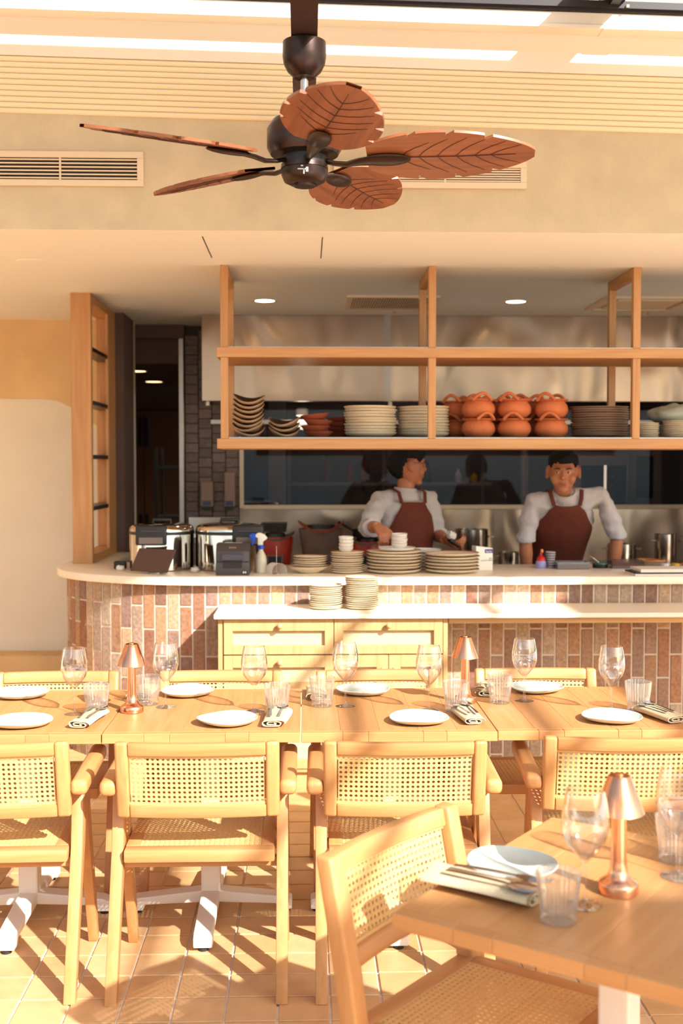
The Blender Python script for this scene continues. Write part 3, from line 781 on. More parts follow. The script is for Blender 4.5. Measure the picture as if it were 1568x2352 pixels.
# the blurred armless chair in front: same seat and back, stiles running down as rear legs
sc0 = thing('side_chair', 'large blurred armless oak and cane chair in the foreground', 'chair', (.342, 2.570, 0), math.radians(-90-39.5))
for ch in chair0.children:
    if ch.name.split('.')[0] in ('top_rail', 'bottom_rail', 'back_cane', 'cane_spline', 'seat_rail', 'seat_cane', 'stretcher'):
        c = ch.copy(); C.objects.link(c); c.parent = sc0
for s in (-1, 1):
    a, b = sorted((s*(BX+.006), s*(BX-RW)))
    MB().prism([(-.175,0),(-.130,0),(-.082,.42),(-.104,.553),(-.158,.803),(-.203,.803),(-.152,.553),(-.132,.42)], a, b, 'x').build('rear_leg', OAK['z'], sc0, bevel=.008, segs=3, smooth=40)
    a, b = sorted((s*.238, s*.196))
    MB().prism([(.268,0),(.300,0),(.318,.407),(.272,.407)], a, b, 'x').build('front_leg', OAK['z'], sc0, bevel=.005, segs=2, smooth=40)

# ================================================================== TABLES
def make_table(label, x, y, rot=0, w=.667, d=.768, n=5):
    t = thing('dining_table', label, 'table', (x, y, 0), rot, 'oak dining tables')
    pw = (w-.003)/n
    for k in range(n):
        # planks of the top run front to back
        MB().box(-w/2+.0015+k*pw, -w/2+.0015+(k+1)*pw-.0004, -d/2+.0335, d/2-.0335, .722, .755).build('plank', OAK['y'], t, bevel=.0006)
    segs = (0, .21, .34, .62, .74, 1.0)
    for sy in (-1, 1):
        a, b = sorted((sy*(d/2), sy*(d/2-.033)))
        for s0, s1 in zip(segs[:-1], segs[1:]):
            MB().box(-w/2+.0015+s0*(w-.003), -w/2+.0015+s1*(w-.003)-.0003, a, b, .722, .755).build('edge_strip', OAK['x'], t, bevel=.0015)
    MB().box(-.075, .075, -.075, .075, .712, .722).build('mount_plate', WHITEM, t)
    MB().box(-.035, .035, -.035, .035, .075, .712).build('column', WHITEM, t, bevel=.006, segs=2)
    for dx, dy, L in ((1,0,.30),(-1,0,.30),(0,1,.37),(0,-1,.37)):
        M = Matrix.Rotation(math.atan2(dy, dx), 4, 'Z')
        f = MB()
        f.prism([(.0,.088),(.034,.088),(L-.03,.062),(L,.050),(L,.014),(L-.05,.014),(L-.06,.036),(.0,.045)], -.033, .033, 'y', M)
        o = f.build('foot', WHITEM, t, bevel=.005, segs=2)
        MB().lathe([(0,0),(.018,0),(.018,.014),(0,.014)], 16, (0,0,0), M @ Matrix.Translation((L-.025, 0, 0))).build('glide', RUBBER, o)
    return t
TY = (3.855+4.623)/2
tl = ['oak table at the left end of the row, cut off by the picture edge',
      'second oak table from the left, standing under the left copper lamp',
      'third oak table of the row, in front of the sideboard doors',
      'rightmost oak table of the row, its right corner against the brick tiles']
for i, x in enumerate(tables_x): make_table(tl[i], x, TY + (0, .002, -.002, .006)[i])
RT = math.radians(-36.6)
A = Vector((.173, 2.291)); e1 = Vector((math.cos(RT), math.sin(RT))); e2 = Vector((-math.sin(RT), math.cos(RT)))
ctr = A + e1*(.667/2) + e2*(.768/2)
make_table('blurred oak table in the foreground at lower right', ctr.x, ctr.y, RT)

# ================================================================== TABLEWARE
ZT = .7555
def wobble(seed, amp):
    ph = [random.Random(seed*7+k).uniform(0, 6.28) for k in range(4)]
    am = [amp, amp*.7, amp*.4, amp*.3]
    return lambda a, r, z: 1 + sum(am[k]*math.sin((k+1)*a+ph[k]) for k in range(4))*(r/.11)
def plate_mesh(seed, r=.106, h=.017, amp=.02):
    w = wobble(seed, amp)
    b = MB().lathe([(0,.003),(r*.55,.0025),(r*.62,0),(r*.66,.0015),(r*.86,.006),(r*.97,h*.8),(r,h),(r*.985,h+.002),(r*.95,h),(r*.82,.0095),(r*.5,.0065),(0,.006)], 56, rf=w)
    rip = random.Random(seed).uniform(0, 6)
    def wp(p):
        a = math.atan2(p.y, p.x); q = math.hypot(p.x, p.y)/r
        return Vector((p.x, p.y, p.z + (.0022*math.sin(2*a+rip)+.0014*math.sin(3*a+2*rip))*max(0, q-.5)*2 + (.003*max(0, q-.5)*2)))
    me = b.mesh('plate', smooth=60, warp=wp); me.materials.append(CELADON); return me
plate_meshes = [plate_mesh(k) for k in range(4)]
pl_spots = [(-.985, 4.00, 'left end table, near side'), (-.270, 4.01, ''), (.400, 4.01, ''), (1.082, 4.01, ''),
            (-1.100, 4.50, ''), (-.462, 4.515, ''), (.226, 4.525, ''), (.922, 4.545, '')]
pl_lab = ['pale organic plate at the near left edge, cut off by the picture frame',
          'pale organic plate left of the rolled napkin on the second table',
          'pale organic plate half in a soft shadow on the third table',
          'pale organic plate beside the napkin at the right end of the row',
          'pale organic plate on the far side at the left picture edge',
          'pale organic plate on the far side just right of the left copper lamp',
          'pale organic plate on the far side in front of the sideboard',
          'pale organic plate on the far side behind the engraved wine glass']
for i, (x, y, _) in enumerate(pl_spots):
    p_ = ob('dinner_plate', plate_meshes[i % 4], None, None, (x, y, ZT), random.uniform(0, 6))
    tag(p_, pl_lab[i], 'plate', 'pale plates on the tables')
pf = A + e1*.165 + e2*.40
pf = Vector((.462, 2.522))
p_ = ob('dinner_plate', plate_meshes[2], None, None, (pf.x, pf.y, ZT), 1.2, .96); tag(p_, 'blurred pale plate half in shadow on the foreground table', 'plate', 'pale plates on the tables')

# wine glass
wgp = [(0,0),(.036,.0),(.0365,.0015),(.030,.003),(.012,.007),(.0055,.012),(.004,.020),(.0036,.055),(.0042,.085),(.009,.095),(.024,.112),(.041,.135),(.0475,.158),(.0485,.175),(.047,.195),(.0425,.222),(.0385,.240),
       (.0378,.240),(.0417,.222),(.0462,.195),(.0477,.175),(.0467,.158),(.040,.1355),(.023,.113),(.008,.0975),(0,.096)]
wg_me = MB().lathe(wgp, 40).mesh('wine_glass', smooth=70); wg_me.materials.append(GLASS)
eng = text_mesh('MELROSE', .0135, .0001)
emb = MB()
for k in range(7): 
    a = PI*k/6; emb.bar((0,0,-.012), (math.cos(a)*.009, 0, -.012-.009*math.sin(a)), .0006, .0006)
def bend(me, r, zc):
    for v in me.vertices:
        x, z = v.co.x, v.co.y
        a = x/r; v.co = Vector((r*math.sin(a), -r*math.cos(a), zc+z))
bend(eng, .0490, .170)
ENGM = plain('etched_frost', (235,235,230), .6); eng.materials.clear(); eng.materials.append(ENGM)
emb_me = emb.mesh('etching', warp=lambda p: Vector((.0475*math.sin(p.x/.0475), -.0478*math.cos(p.x/.0475), .164+p.z))); emb_me.materials.append(ENGM)
def wine_glass(x, y, label, etch=None, s=1.0):
    t = thing('wine_glass', label, 'wine glass', (x, y, ZT), 0, 'wine glasses on the tables'); t.scale = (s,)*3
    ob('bowl_and_stem', wg_me, None, t)
    if etch is not None:
        ob('lettering', eng, None, t, None, etch); ob('etched_emblem', emb_me, None, t, None, etch)
    return t
wine_glass(-.835, 4.175, 'wine glass left of the left copper lamp, beside a ribbed tumbler', None)
wine_glass(-.519, 4.285, 'wine glass right of the left copper lamp, against lit brick tiles', .35)
wine_glass(-.186, 4.200, 'wine glass on the second table in front of the lower left drawer', None)
wine_glass(.150, 4.280, 'wine glass in front of the middle of the sideboard, by the far napkin', .2)
wine_glass(.454, 4.195, 'wine glass behind the half shaded plate, left of the second copper lamp', None)
wine_glass(.837, 4.355, 'engraved wine glass right of the second copper lamp, against brick', -.15)
wine_glass(1.120, 4.160, 'engraved wine glass on the rightmost table, behind the last near plate', .45)
wine_glass(.572, 2.315, 'large blurred wine glass left of the foreground copper lamp', None, 1.0)
wine_glass(.815, 2.47, 'blurred wine glass at the right picture edge on the foreground table', None, 1.0)

# ribbed tumbler
def rib(a, r, z): return 1 + (.045 if (.012 < z and r > .030) else .015)*math.cos(26*a)
tp = [(0,.0),(.034,.0),(.0365,.004),(.0365,.010),(.0345,.018),(.0365,.035),(.0405,.065),(.0435,.095),(.0438,.1),(.0418,.1),(.0405,.094),(.0375,.065),(.0335,.036),(.030,.021),(0,.018)]
tum_me = MB().lathe(tp, 120, rf=rib).mesh('tumbler', smooth=50); 
TUMG = ribbed('ribbed_glass'); tum_me.materials.append(TUMG)
tum = [(-.757, 4.185, 'ribbed tumbler behind the folded napkin left of the left copper lamp', 1.08), (-.592, 4.340, 'ribbed tumbler directly right of the left copper lamp', 1.08), (-.102, 4.165, 'ribbed tumbler behind the rolled napkin on the second table', 1.08),
       (.063, 4.285, 'ribbed tumbler in front of the far napkin by the table joint', 1.08), (.552, 4.190, 'ribbed tumbler just left of the second copper lamp', 1.08), (.738, 4.325, 'ribbed tumbler between the second copper lamp and the engraved glass', 1.08), (1.222, 4.17, 'ribbed tumbler at the right end of the table row', 1.08),
       (.500, 2.235, 'large blurred ribbed tumbler at the front of the foreground table', 1.0), (.845, 2.575, 'blurred ribbed tumbler at the right picture edge', 1.05)]
for x, y, lab, s_ in tum:
    tag(ob('tumbler', tum_me, None, None, (x, y, ZT), random.uniform(0, .2), s_), lab, 'tumbler', 'ribbed tumblers on the tables')

# copper table lamp
def lamp(x, y, label, s=1.0):
    t = thing('table_lamp', label, 'lamp', (x, y, ZT), 0, 'copper table lamps'); t.scale = (s,)*3
    MB().lathe([(0,0),(.0405,0),(.042,.002),(.042,.020),(.040,.024),(.030,.030),(.022,.038),(.0185,.050),(.0165,.070),(.0155,.185),(0,.185)], 40).build('base_and_stem', COPPER, t, smooth=35)
    MB().lathe([(.0515,.172),(.0525,.172),(.024,.248),(.022,.250),(0,.250),(0,.248),(.021,.248),(.0235,.246),(.0515,.172)], 40).build('shade', COPPER, t, smooth=35)
    MB().lathe([(0,.2505),(.009,.2505),(.009,.254),(0,.2545)], 20).build('touch_button', COPPER, t, smooth=35)
    return t
lamp(-.632, 4.205, 'copper table lamp standing on the second table from the left')
lamp(.607, 4.335, 'copper table lamp standing near the joint of the two right tables')
lamp(.661, 2.385, 'large blurred copper lamp on the foreground table')

# napkin + cutlery
def spiral_roll(W, H, turns, th, L, tilt=0):
    pts = []
    n = 90
    for k in range(n+1):
        s_ = k/n; a = 2*PI*turns*s_
        q = 1 - .80*s_
        c, d = math.cos(a), math.sin(a)
        pts.append((W*q*(abs(c)**.55)*(1 if c >= 0 else -1), H*q*(abs(d)**.8)*(1 if d >= 0 else -1)))
    b = MB()
    inn = []
    for k in range(n+1):
        p0 = pts[max(0,k-1)]; p1 = pts[min(n,k+1)]
        tx, ty = p1[0]-p0[0], p1[1]-p0[1]; l = math.hypot(tx, ty) or 1
        inn.append((pts[k][0]-th*(-ty/l)*-1, pts[k][1]-th*(tx/l)*-1))
    nl = 6
    for j in range(nl+1):
        y = -L/2 + L*j/nl
        for P_, I_ in zip(pts, inn): b.v += [(P_[0], y, P_[1]+H), (I_[0], y, I_[1]+H)]
    m_ = 2*(n+1)
    for j in range(nl):
        for k in range(n):
            a = j*m_+2*k
            b.f += [[a, a+2, a+2+m_, a+m_], [a+1, a+1+m_, a+3+m_, a+3]]; b.m += [0,0]
        b.f += [[j*m_, j*m_+m_, j*m_+m_+1, j*m_+1], [j*m_+2*n, j*m_+2*n+1, j*m_+m_+2*n+1, j*m_+m_+2*n]]; b.m += [0,0]
    for j in (0, nl):
        for k in range(n):
            a = j*m_+2*k; b.f.append([a, a+1, a+3, a+2]); b.m.append(0)
    return b
def napkin_mesh(seed, W=.045, L=.20, H=.0150):
    r_ = random.Random(seed)
    b = spiral_roll(W, H, 2.2, .0030, L)
    ph_ = r_.uniform(0, 6)
    def wp(p): return Vector((p.x*(1+.10*math.sin(9*p.y+ph_)) + .006*math.sin(11*p.y+ph_), p.y, max(.0004, p.z*(1+.12*math.sin(13*p.y+20*p.x+ph_)))))
    me = b.mesh('napkin', smooth=50, warp=wp); me.materials.append(LINEN); return me
nap_me = [napkin_mesh(k) for k in range(3)]
fk = MB()
fk.grid(lambda u, v: ((u-.5)*(.006+.004*(1-v)), -.085+.11*v, .0015+.003*math.sin(v*2.2)), 2, 8, (0,0,.0016))
fk.grid(lambda u, v: ((u-.5)*(.008+.016*math.sin(min(1, v*1.3)*PI/2)), .025+.030*v, .004-.001*v), 4, 6, (0,0,.0014))
for k in range(4):
    x = -.0097+k*.0065
    fk.tube([(x, .053, .0038), (x, .072, .003), (x*.97, .092, .0075)], [.0017, .0016, .0009], 6)
fork_me = fk.mesh('fork', smooth=50); fork_me.materials.append(CUTLERY)
spm = MB()
spm.grid(lambda u, v: ((u-.5)*(.006+.004*(1-v)), -.085+.12*v, .0015+.003*math.sin(v*2.2)), 2, 8, (0,0,.0016))
spm.sphere((0, .062, .0052), (.019, .030, .0052), 20, 8)
spoon_me = spm.mesh('spoon', smooth=60); spoon_me.materials.append(CUTLERY)
def setting(x, y, rot, seed, lab, s=1.0, cut=True, where=''):
    n_ = ob('napkin', nap_me[seed % 3], None, None, (x, y, ZT), rot, s); tag(n_, lab, 'napkin', 'linen napkins on the tables')
    if not cut: return
    c, d = math.cos(rot), math.sin(rot)
    for nm, me, ox in (('fork', fork_me, -.018), ('spoon', spoon_me, .020)):
        ax, ay = ox*s, .025*s
        o = ob(nm, me, None, None, (x+c*ax-d*ay, y+d*ax+c*ay, ZT+.0315*s), rot + (.06 if nm == 'fork' else -.04), s)
        tag(o, 'steel %s lying on %s' % (nm, where), nm, 'cutlery on napkins')
Rd = math.radians
setting(-.757, 4.035, Rd(-8), 0, 'folded linen napkin near the left copper lamp, left of it', where='the napkin left of the left copper lamp')
setting(-.105, 4.030, Rd(-3), 1, 'rolled linen napkin at the right front corner of the second table', where='the rolled napkin on the second table')
setting(.577, 4.050, Rd(9), 2, 'folded linen napkin right of the half shaded plate', where='the napkin in front of the second copper lamp')
setting(1.262, 4.045, Rd(20), 1, 'linen napkin at the right end of the table row', where='the napkin at the right end of the row')
setting(.045, 4.475, Rd(184), 2, 'linen napkin on the far side behind a tumbler, by the table joint', cut=False)
setting(.712, 4.520, Rd(172), 0, 'linen napkin on the far side right of the second copper lamp', where='the far napkin right of the second lamp', s=.95)
setting(-.625, 4.50, Rd(176), 1, 'linen napkin on the far side behind the left copper lamp', cut=False)
setting(.372, 2.385, Rd(-90-36), 0, 'large blurred linen napkin in the foreground beside the shaded plate', where='the large blurred napkin', s=1.25)
# ================================================================== STACKED CROCKERY
def lathe_mesh(name, prof, mats, n=40, mis=None, rf=None, warp=None, smooth=50):
    me = MB().lathe(prof, n, mis=mis, rf=rf).mesh(name, smooth=smooth, warp=warp)
    for m_ in mats: me.materials.append(m_)
    return me
def flat_plate(name, r, h, seed, mats, n=44, amp=.008, deep=.5):
    # foot, wall, brown rim, inside
    prof = [(0,.001),(r*deep,.0),(r*(deep+.08),.002),(r*.90,h*.45),(r*.985,h*.85),(r,h),(r*.985,h+.0012),(r*.95,h*.82),(r*.80,h*.5),(r*.4,.005),(0,.0045)]
    return lathe_mesh(name, prof, mats, n, [0,0,0,0,0,0,1,0,0,0], wobble(seed, amp))
ORD = ['topmost', 'second from the top', 'third from the top', 'fourth from the top', 'fifth from the top', 'sixth from the top', 'seventh from the top', 'eighth from the top', 'ninth from the top', 'tenth from the top', 'eleventh from the top', 'twelfth from the top', 'thirteenth from the top', 'fourteenth from the top', 'fifteenth from the top', 'sixteenth from the top']
def ordl(k, n): return 'bottom one' if (k == 0 and n > 1) else ORD[n-1-k]
def stack(name, meshes, x, y, z, n, dz, label, cat, group, jit=.003, tilt=.012, s=1.0):
    for k in range(n):
        o = ob(name, meshes[k % len(meshes)], None, None, (x+random.uniform(-jit,jit), y+random.uniform(-jit,jit), z+k*dz),
               (random.uniform(-tilt,tilt), random.uniform(-tilt,tilt), random.uniform(0,6.28)), s)
        tag(o, label + ', ' + ordl(k, n), cat, group)
    return z+n*dz
small = [flat_plate('side_plate', .087, .0135, k, [STONEW, STONER]) for k in (11,12,13)]
medium = [flat_plate('side_plate', .096, .0155, k, [STONEW, STONER]) for k in (14,15,16)]
large = [flat_plate('serving_plate', .155, .022, k, [STONEW, STONER], amp=.005) for k in (17,18,19)]
dish = [flat_plate('shallow_bowl', .143, .030, k, [STONEW, STONER], amp=.006, deep=.45) for k in (20,21)]
dark = [flat_plate('dark_plate', .160, .019, k, [plain('grey_brown_glaze', (150,124,106), .5), STONER], amp=.005) for k in (22,23)]
tiny = [flat_plate('saucer', .068, .012, k, [STONEW, STONER]) for k in (24,25)]
# on the white ledge
stack('side_plate', small, .110, 6.045, .9005, 12, .0104, 'small cream plate in the shorter ledge stack', 'plate', 'plates in the shorter ledge stack')
stack('side_plate', small, .298, 6.045, .9005, 16, .0104, 'small cream plate in the taller ledge stack', 'plate', 'plates in the taller ledge stack')
# on the bar
zb = 1.0505
bigb = lathe_mesh('serving_bowl', [(0,.001),(.05,0),(.055,.003),(.095,.022),(.118,.038),(.119,.040),(.115,.039),(.09,.024),(.05,.008),(0,.007)], [STONEW, STONER], 44, [0,0,0,0,1,1,0,0,0], wobble(31, .02))
o = ob('serving_bowl', bigb, None, None, (.020, 6.46, zb+.001), (.0,0,.4)); tag(o, 'cream bowl at the bottom of the leftmost plate pile on the bar', 'bowl')
stack('side_plate', medium, .030, 6.465, zb+.034, 5, .0118, 'cream plate in the leftmost bar pile', 'plate', 'plates in the leftmost bar pile', tilt=.03)
z2 = stack('side_plate', medium, .236, 6.44, zb, 10, .0118, 'cream plate in the bar stack under four small bowls', 'plate', 'plates under the four cups', s=.97)
cup = lathe_mesh('dipping_bowl', [(0,.001),(.024,0),(.026,.003),(.038,.012),(.0425,.030),(.0415,.031),(.036,.013),(.02,.006),(0,.006)], [PORC, STONER], 32, [0,0,0,0,1,0,0,0], wobble(33,.01))
stack('dipping_bowl', [cup], .230, 6.44, z2+.001, 4, .0185, 'small white bowl in the pile of four', 'bowl', 'small bowls, left pile', jit=.0015, tilt=.02)
z3 = stack('serving_plate', large, .500, 6.46, zb, 7, .0175, 'large cream plate in the stack under a white plate', 'plate', 'large plates, left bar stack')
wp_ = lathe_mesh('white_plate', [(0,.001),(.085,0),(.098,.002),(.104,.014),(.105,.016),(.1025,.016),(.096,.006),(0,.005)], [PORC], 44)
o = ob('white_plate', wp_, None, None, (.515, 6.46, z3+.006)); tag(o, 'white rimmed plate on top of the large cream plates, under small bowls', 'plate')
stack('dipping_bowl', [cup], .530, 6.455, z3+.012, 5, .0130, 'small white bowl in the pile a cook reaches for', 'bowl', 'small bowls, right pile', jit=.002, tilt=.06, s=1.08)
stack('serving_plate', large, .826, 6.46, zb, 6, .0180, 'large cream plate in the bar stack beside the carton', 'plate', 'large plates, right bar stack')
stack('white_plate', [wp_], .690, 6.72, zb, 6, .0195, 'white plate in the pile between the two large stacks', 'plate', 'white plates at the back of the bar')

# ---- on the hanging shelf
zs = 1.8025
def saddle(p): return Vector((p.x, p.y*.92, max(0, p.z + (2.7*p.x*p.x + .16*p.y - 1.4*p.y*p.y)*min(1, p.z/.02))))
boat = lathe_mesh('curved_bowl', [(0,.001),(.035,0),(.062,.010),(.080,.026),(.087,.036),(.0868,.039),(.0835,.039),(.076,.028),(.058,.013),(0,.005)], [BROWNW, DKRIM, DKBOWL], 44, [0,0,0,1,1,1,2,2,2], None, saddle)
for k in range(8):
    o = ob('curved_bowl', boat, None, None, (-.306+random.uniform(-.003,.003), 6.30, zs+k*.0252), (random.uniform(-.04,.04), random.uniform(-.06,.06), random.uniform(-.25,.25)))
    tag(o, 'dark curved bowl in the tall stack at the left post, '+ordl(k,8), 'bowl', 'curved bowls, tall stack')
for k in range(3):
    o = ob('curved_bowl', boat, None, None, (-.112+random.uniform(-.004,.004), 6.30, zs+k*.027), (0, random.uniform(-.08,.08), random.uniform(-.25,.25)))
    tag(o, 'dark curved bowl in the stack of three, '+ordl(k,3), 'bowl', 'curved bowls, stack of three')
sau = lathe_mesh('clay_saucer', [(0,.001),(.038,0),(.060,.012),(.078,.032),(.080,.035),(.0765,.034),(.056,.015),(.03,.006),(0,.006)], [TERRAD], 36)
for k in range(4):
    o = ob('clay_saucer', sau, None, None, (.062+(.012,-.006,.008,-.004)[k], 6.30, zs+(0,.030,.062,.094)[k]), ((0,0,.05,-.03)[k], (0,.02,-.02,.10)[k], k)); tag(o, 'terracotta saucer in the front stack of four, '+ordl(k,4), 'saucer', 'clay saucers, front stack')
for k in range(4):
    o = ob('clay_saucer', sau, None, None, (.200, 6.49, zs+k*.028), (0, .02*k-.03, k)); tag(o, 'terracotta saucer in the stack behind the cream bowls, '+ordl(k,4), 'saucer', 'clay saucers, back stack')
stack('shallow_bowl', dish, .357, 6.30, zs, 10, .0155, 'cream bowl in the stack left of the middle post', 'bowl', 'cream bowls left of the post')
stack('shallow_bowl', dish, .652, 6.36, zs, 10, .0158, 'cream bowl in the stack behind the middle post', 'bowl', 'cream bowls behind the post')
potp = [(0,.002),(.045,0),(.072,.010),(.090,.034),(.0925,.052),(.086,.074),(.074,.088),(.072,.092),(.092,.101),(.094,.105),(.090,.1055),(.068,.098),(.064,.094),(.076,.086),(.083,.060),(.08,.034),(.05,.010),(0,.009)]
pot_me = lathe_mesh('clay_pot', potp, [TERRA], 40)
def handle_mesh():
    b = MB()
    for a in (0,):
        pts = []
        for k in range(13):
            q = k/12; th = (q-.5)*1.1
            h = math.sin(PI*q)
            pts.append((.096*math.sin(th), -.098*math.cos(th), .098+.036*h))
        M = Matrix.Rotation(a, 4, 'Z')
        b.tube(pts, [(.010,.009)]*13, 10, M)
    return b
hm = handle_mesh().mesh('handle', smooth=60); hm.materials.append(TERRA)
def clay_pot(x, y, z, r, label, grp):
    t = thing('clay_pot', label, 'clay pot', (x, y, z), r, grp)
    ob('body', pot_me, None, t); ob('handle', hm, None, t); ob('handle', hm, None, t, None, PI)
for i, (x, r) in enumerate(((.948, .25), (1.145, -.35), (1.349, -.4))):
    nm = ('left', 'middle', 'right')[i]
    clay_pot(x, 6.30, zs, r+.1, 'lower two-handled terracotta pot in the %s front pile' % nm, 'clay pots on the shelf')
    clay_pot(x, 6.30, zs+.1055, r-.15, 'upper two-handled terracotta pot in the %s front pile' % nm, 'clay pots on the shelf')
for i, (x, r) in enumerate(((.86, -.5), (1.075, .4), (1.275, .2))):
    nm = ('behind the cream bowls', 'between the left and middle front piles', 'between the middle and right front piles')[i]
    clay_pot(x, 6.51, zs, r, 'lower terracotta pot in the back row, %s' % nm, 'clay pots on the shelf')
    clay_pot(x, 6.51, zs+.1055, r, 'upper terracotta pot in the back row, %s' % nm, 'clay pots on the shelf')
stack('dark_plate', dark, 1.620, 6.32, zs, 13, .0127, 'wide grey-brown shelf plate beside the right post', 'plate', 'grey-brown plates on the shelf')
stack('saucer', tiny, 1.870, 6.28, zs, 8, .0098, 'small plate in the stack just right of the right post', 'saucer', 'small plates, first stack')
stack('saucer', tiny, 2.030, 6.28, zs, 9, .0102, 'small shelf plate stacked at the right picture edge', 'saucer', 'small plates, second stack')
b = MB().sphere((0,0,.05), (.15,.10,.06), 40, 20)
bag = b.mesh('plastic_bag', smooth=180, warp=lambda p: p*(1+.16*noise.noise(p*14)+.08*noise.noise(p*34)))
bag.materials.append(plain('pale_bag', (170,172,152), .35)); o = ob('plastic_bag', bag, None, None, (2.09, 6.47, zs+.085)); tag(o, 'crumpled pale bag behind the small plates on the shelf', 'bag')
bx_ = MB().box(-.17, .17, -.07, .07, 0, .085).build('storage_box', GREYP, None, bevel=.006, loc=(2.07, 6.50, zs)); tag(bx_, 'dark box under the crumpled bag on the shelf', 'box')
o = MB().box(-.02,.03,-.004,.004,0,.055).build('price_card', PAPER, None, loc=(1.79, 6.50, zs+.0)); tag(o, 'small white card standing behind the right shelf post', 'card')

# ================================================================== THINGS ON THE BAR
def rice_warmer(x, y, r, label, bx0):
    t = thing('rice_warmer', label, 'rice warmer', (x, y, zb), 0, 'rice warmers on the bar')
    h = .262
    MB().lathe([(0,0),(r*.97,0),(r,.006),(r,.205),(0,.205)], 64).build('body', CHROME, t, smooth=35)
    MB().lathe([(r-.002,.205),(r+.003,.206),(r+.003,.222),(r-.002,.223),(0,.223)], 64).build('band', BLACKP, t, smooth=35)
    MB().lathe([(r,.223),(r,.232),(r*.97,.247),(r*.90,.257),(r*.7,.264),(r*.3,.268),(0,.268)], 64).build('lid', CHROME, t, smooth=50)
    hd = MB().box(bx0, bx0+.175, -r-.018, -r*.55, .150, .262).build('latch_housing', BLACKP, t, bevel=.010, segs=3, smooth=40)
    MB().box(bx0+.02, bx0+.155, -r-.0205, -r-.017, .158, .196).build('water_cup', plain('smoky_plastic', (120,104,96), .2), hd, bevel=.003)
    MB().box(bx0+.03, bx0+.145, -r-.024, -r-.017, .224, .236).build('push_bar', GREYP, hd, bevel=.003)
    MB().tube([(-.05,.02,.266),(-.05,.02,.285),(.05,.02,.285),(.05,.02,.266)], .011, 10).build('handle', BLACKP, t, smooth=50)
    MB().lathe([(r*.9,-.0),(r*.92,.0),(r*.92,.001),(r*.9,.001)], 32).build('foot_ring', RUBBER, t)
rice_warmer(-.832, 6.735, .186, 'shiny steel rice warmer with dark latch, nearest the wooden screen', -.125)
rice_warmer(-.440, 6.735, .196, 'shiny steel rice warmer with dark latch, behind the printer', .030)
t = thing('tablet', 'brown tablet seen from behind, leaning on its stand on the bar', 'tablet', (-.845, 6.44, zb), math.radians(-28))
TABM = plain('tablet_brown', (84,60,54), .5)
MB().box(-.125, .125, -.0045, .0045, -.075, .075, Matrix.Translation((0,0,.074)) @ Matrix.Rotation(math.radians(-36), 4, 'X')).build('screen_case', TABM, t, bevel=.003)
MB().lathe([(0,0),(.042,0),(.042,.006),(.02,.010),(0,.010)], 28, (0, .02, 0)).tube([(0,.02,.008),(0,.015,.06)], .012, 12).build('stand', STEELD, t, smooth=40)
t = thing('receipt_printer', 'grey receipt printer on the front edge of the bar', 'printer', (-.397, 6.412, zb))
pr = MB().prism([(-.095,0),(.10,0),(.10,.158),(.06,.172),(-.045,.172),(-.078,.130),(-.086,.075),(-.095,.072)], -.0915, .0915, 'x').build('case', GREYP, t, bevel=.006, segs=2, smooth=40)
MB().box(-.052, .052, -.0975, -.092, .040, .070).build('paper_slot', BLACKP, pr, bevel=.002)
MB().box(-.058, .058, -.094, -.0755, .082, .118, Matrix.Translation((0,-.004,0)) ).build('front_cover', plain('slate_plastic', (72,70,84), .35), pr, bevel=.003)
MB().box(-.045, .048, -.030, .02, .1725, .175).build('top_window', plain('pale_plastic', (170,166,162), .3), pr, bevel=.002)
MB().box(.052, .080, -.0965, -.0952, .008, .026).build('sticker', BLACKP, pr)
MB().box(.057, .064, -.0972, -.0962, .012, .022).box(.068, .075, -.0972, -.0962, .012, .022).build('sticker_print', WHITEPL, pr)
tx = text_mesh('EPSON', .013); tx.materials.append(plain('grey_print', (186,170,160), .5)); o = ob('lettering', tx, None, pr, (0, -.066, .150), (math.radians(58), 0, 0))
t = thing('spray_bottle', 'white spray bottle with blue trigger and collar behind the printer', 'spray bottle', (-.247, 6.475, zb))
MB().lathe([(0,0),(.030,0),(.032,.004),(.032,.075),(.028,.095),(.017,.118),(.013,.125),(.013,.14),(0,.14)], 32).build('bottle', plain('cloudy_plastic', (214,208,190), .35), t, smooth=40)
MB().lathe([(0,.134),(.0185,.134),(.0185,.155),(0,.155)], 24).build('collar', BLUEP, t, smooth=40)
MB().prism([(-.018,.155),(.012,.155),(.012,.175),(.034,.190),(.036,.198),(.020,.216),(-.006,.226),(-.018,.224),(-.030,.216),(-.030,.200),(-.018,.196)], -.011, .011, 'y').build('spray_head', WHITEPL, t, bevel=.004, segs=2, smooth=40)
MB().prism([(-.030,.222),(-.026,.196),(-.040,.165),(-.046,.150),(-.054,.152),(-.050,.190),(-.066,.196),(-.066,.214),(-.045,.222)], -.008, .008, 'y').build('trigger', BLUEP, t, bevel=.003, smooth=40)
t = thing('bill_spike', 'metal bill spike with a curled white receipt on the bar', 'bill spike', (-.158, 6.40, zb))
MB().lathe([(0,0),(.022,0),(.022,.003),(.006,.006),(.0016,.008),(.0012,.155),(0,.156)], 20).build('spike', STEEL, t, smooth=40)
MB().grid(lambda u, v: (.050*math.cos(-.05+3.24*u)*(1-.1*v)*.82-(-.03+.07*v)*.57, .050*math.cos(-.05+3.24*u)*.57+(-.03+.07*v)*.82, .004+.056*abs(math.sin(3.14*u))**.8), 24, 2, (0,0,.0008)).build('receipt', PAPER, t, smooth=60)
t = thing('drink_carton', 'white carton with blue name panel standing behind the cream plates', 'carton', (1.02, 6.60, zb), math.radians(14))
cc = MB().prism([(-.052,0),(.052,0),(.052,.128),(-.052,.142)], -.032, .032, 'y').build('carton_body', PORC, t, bevel=.002)
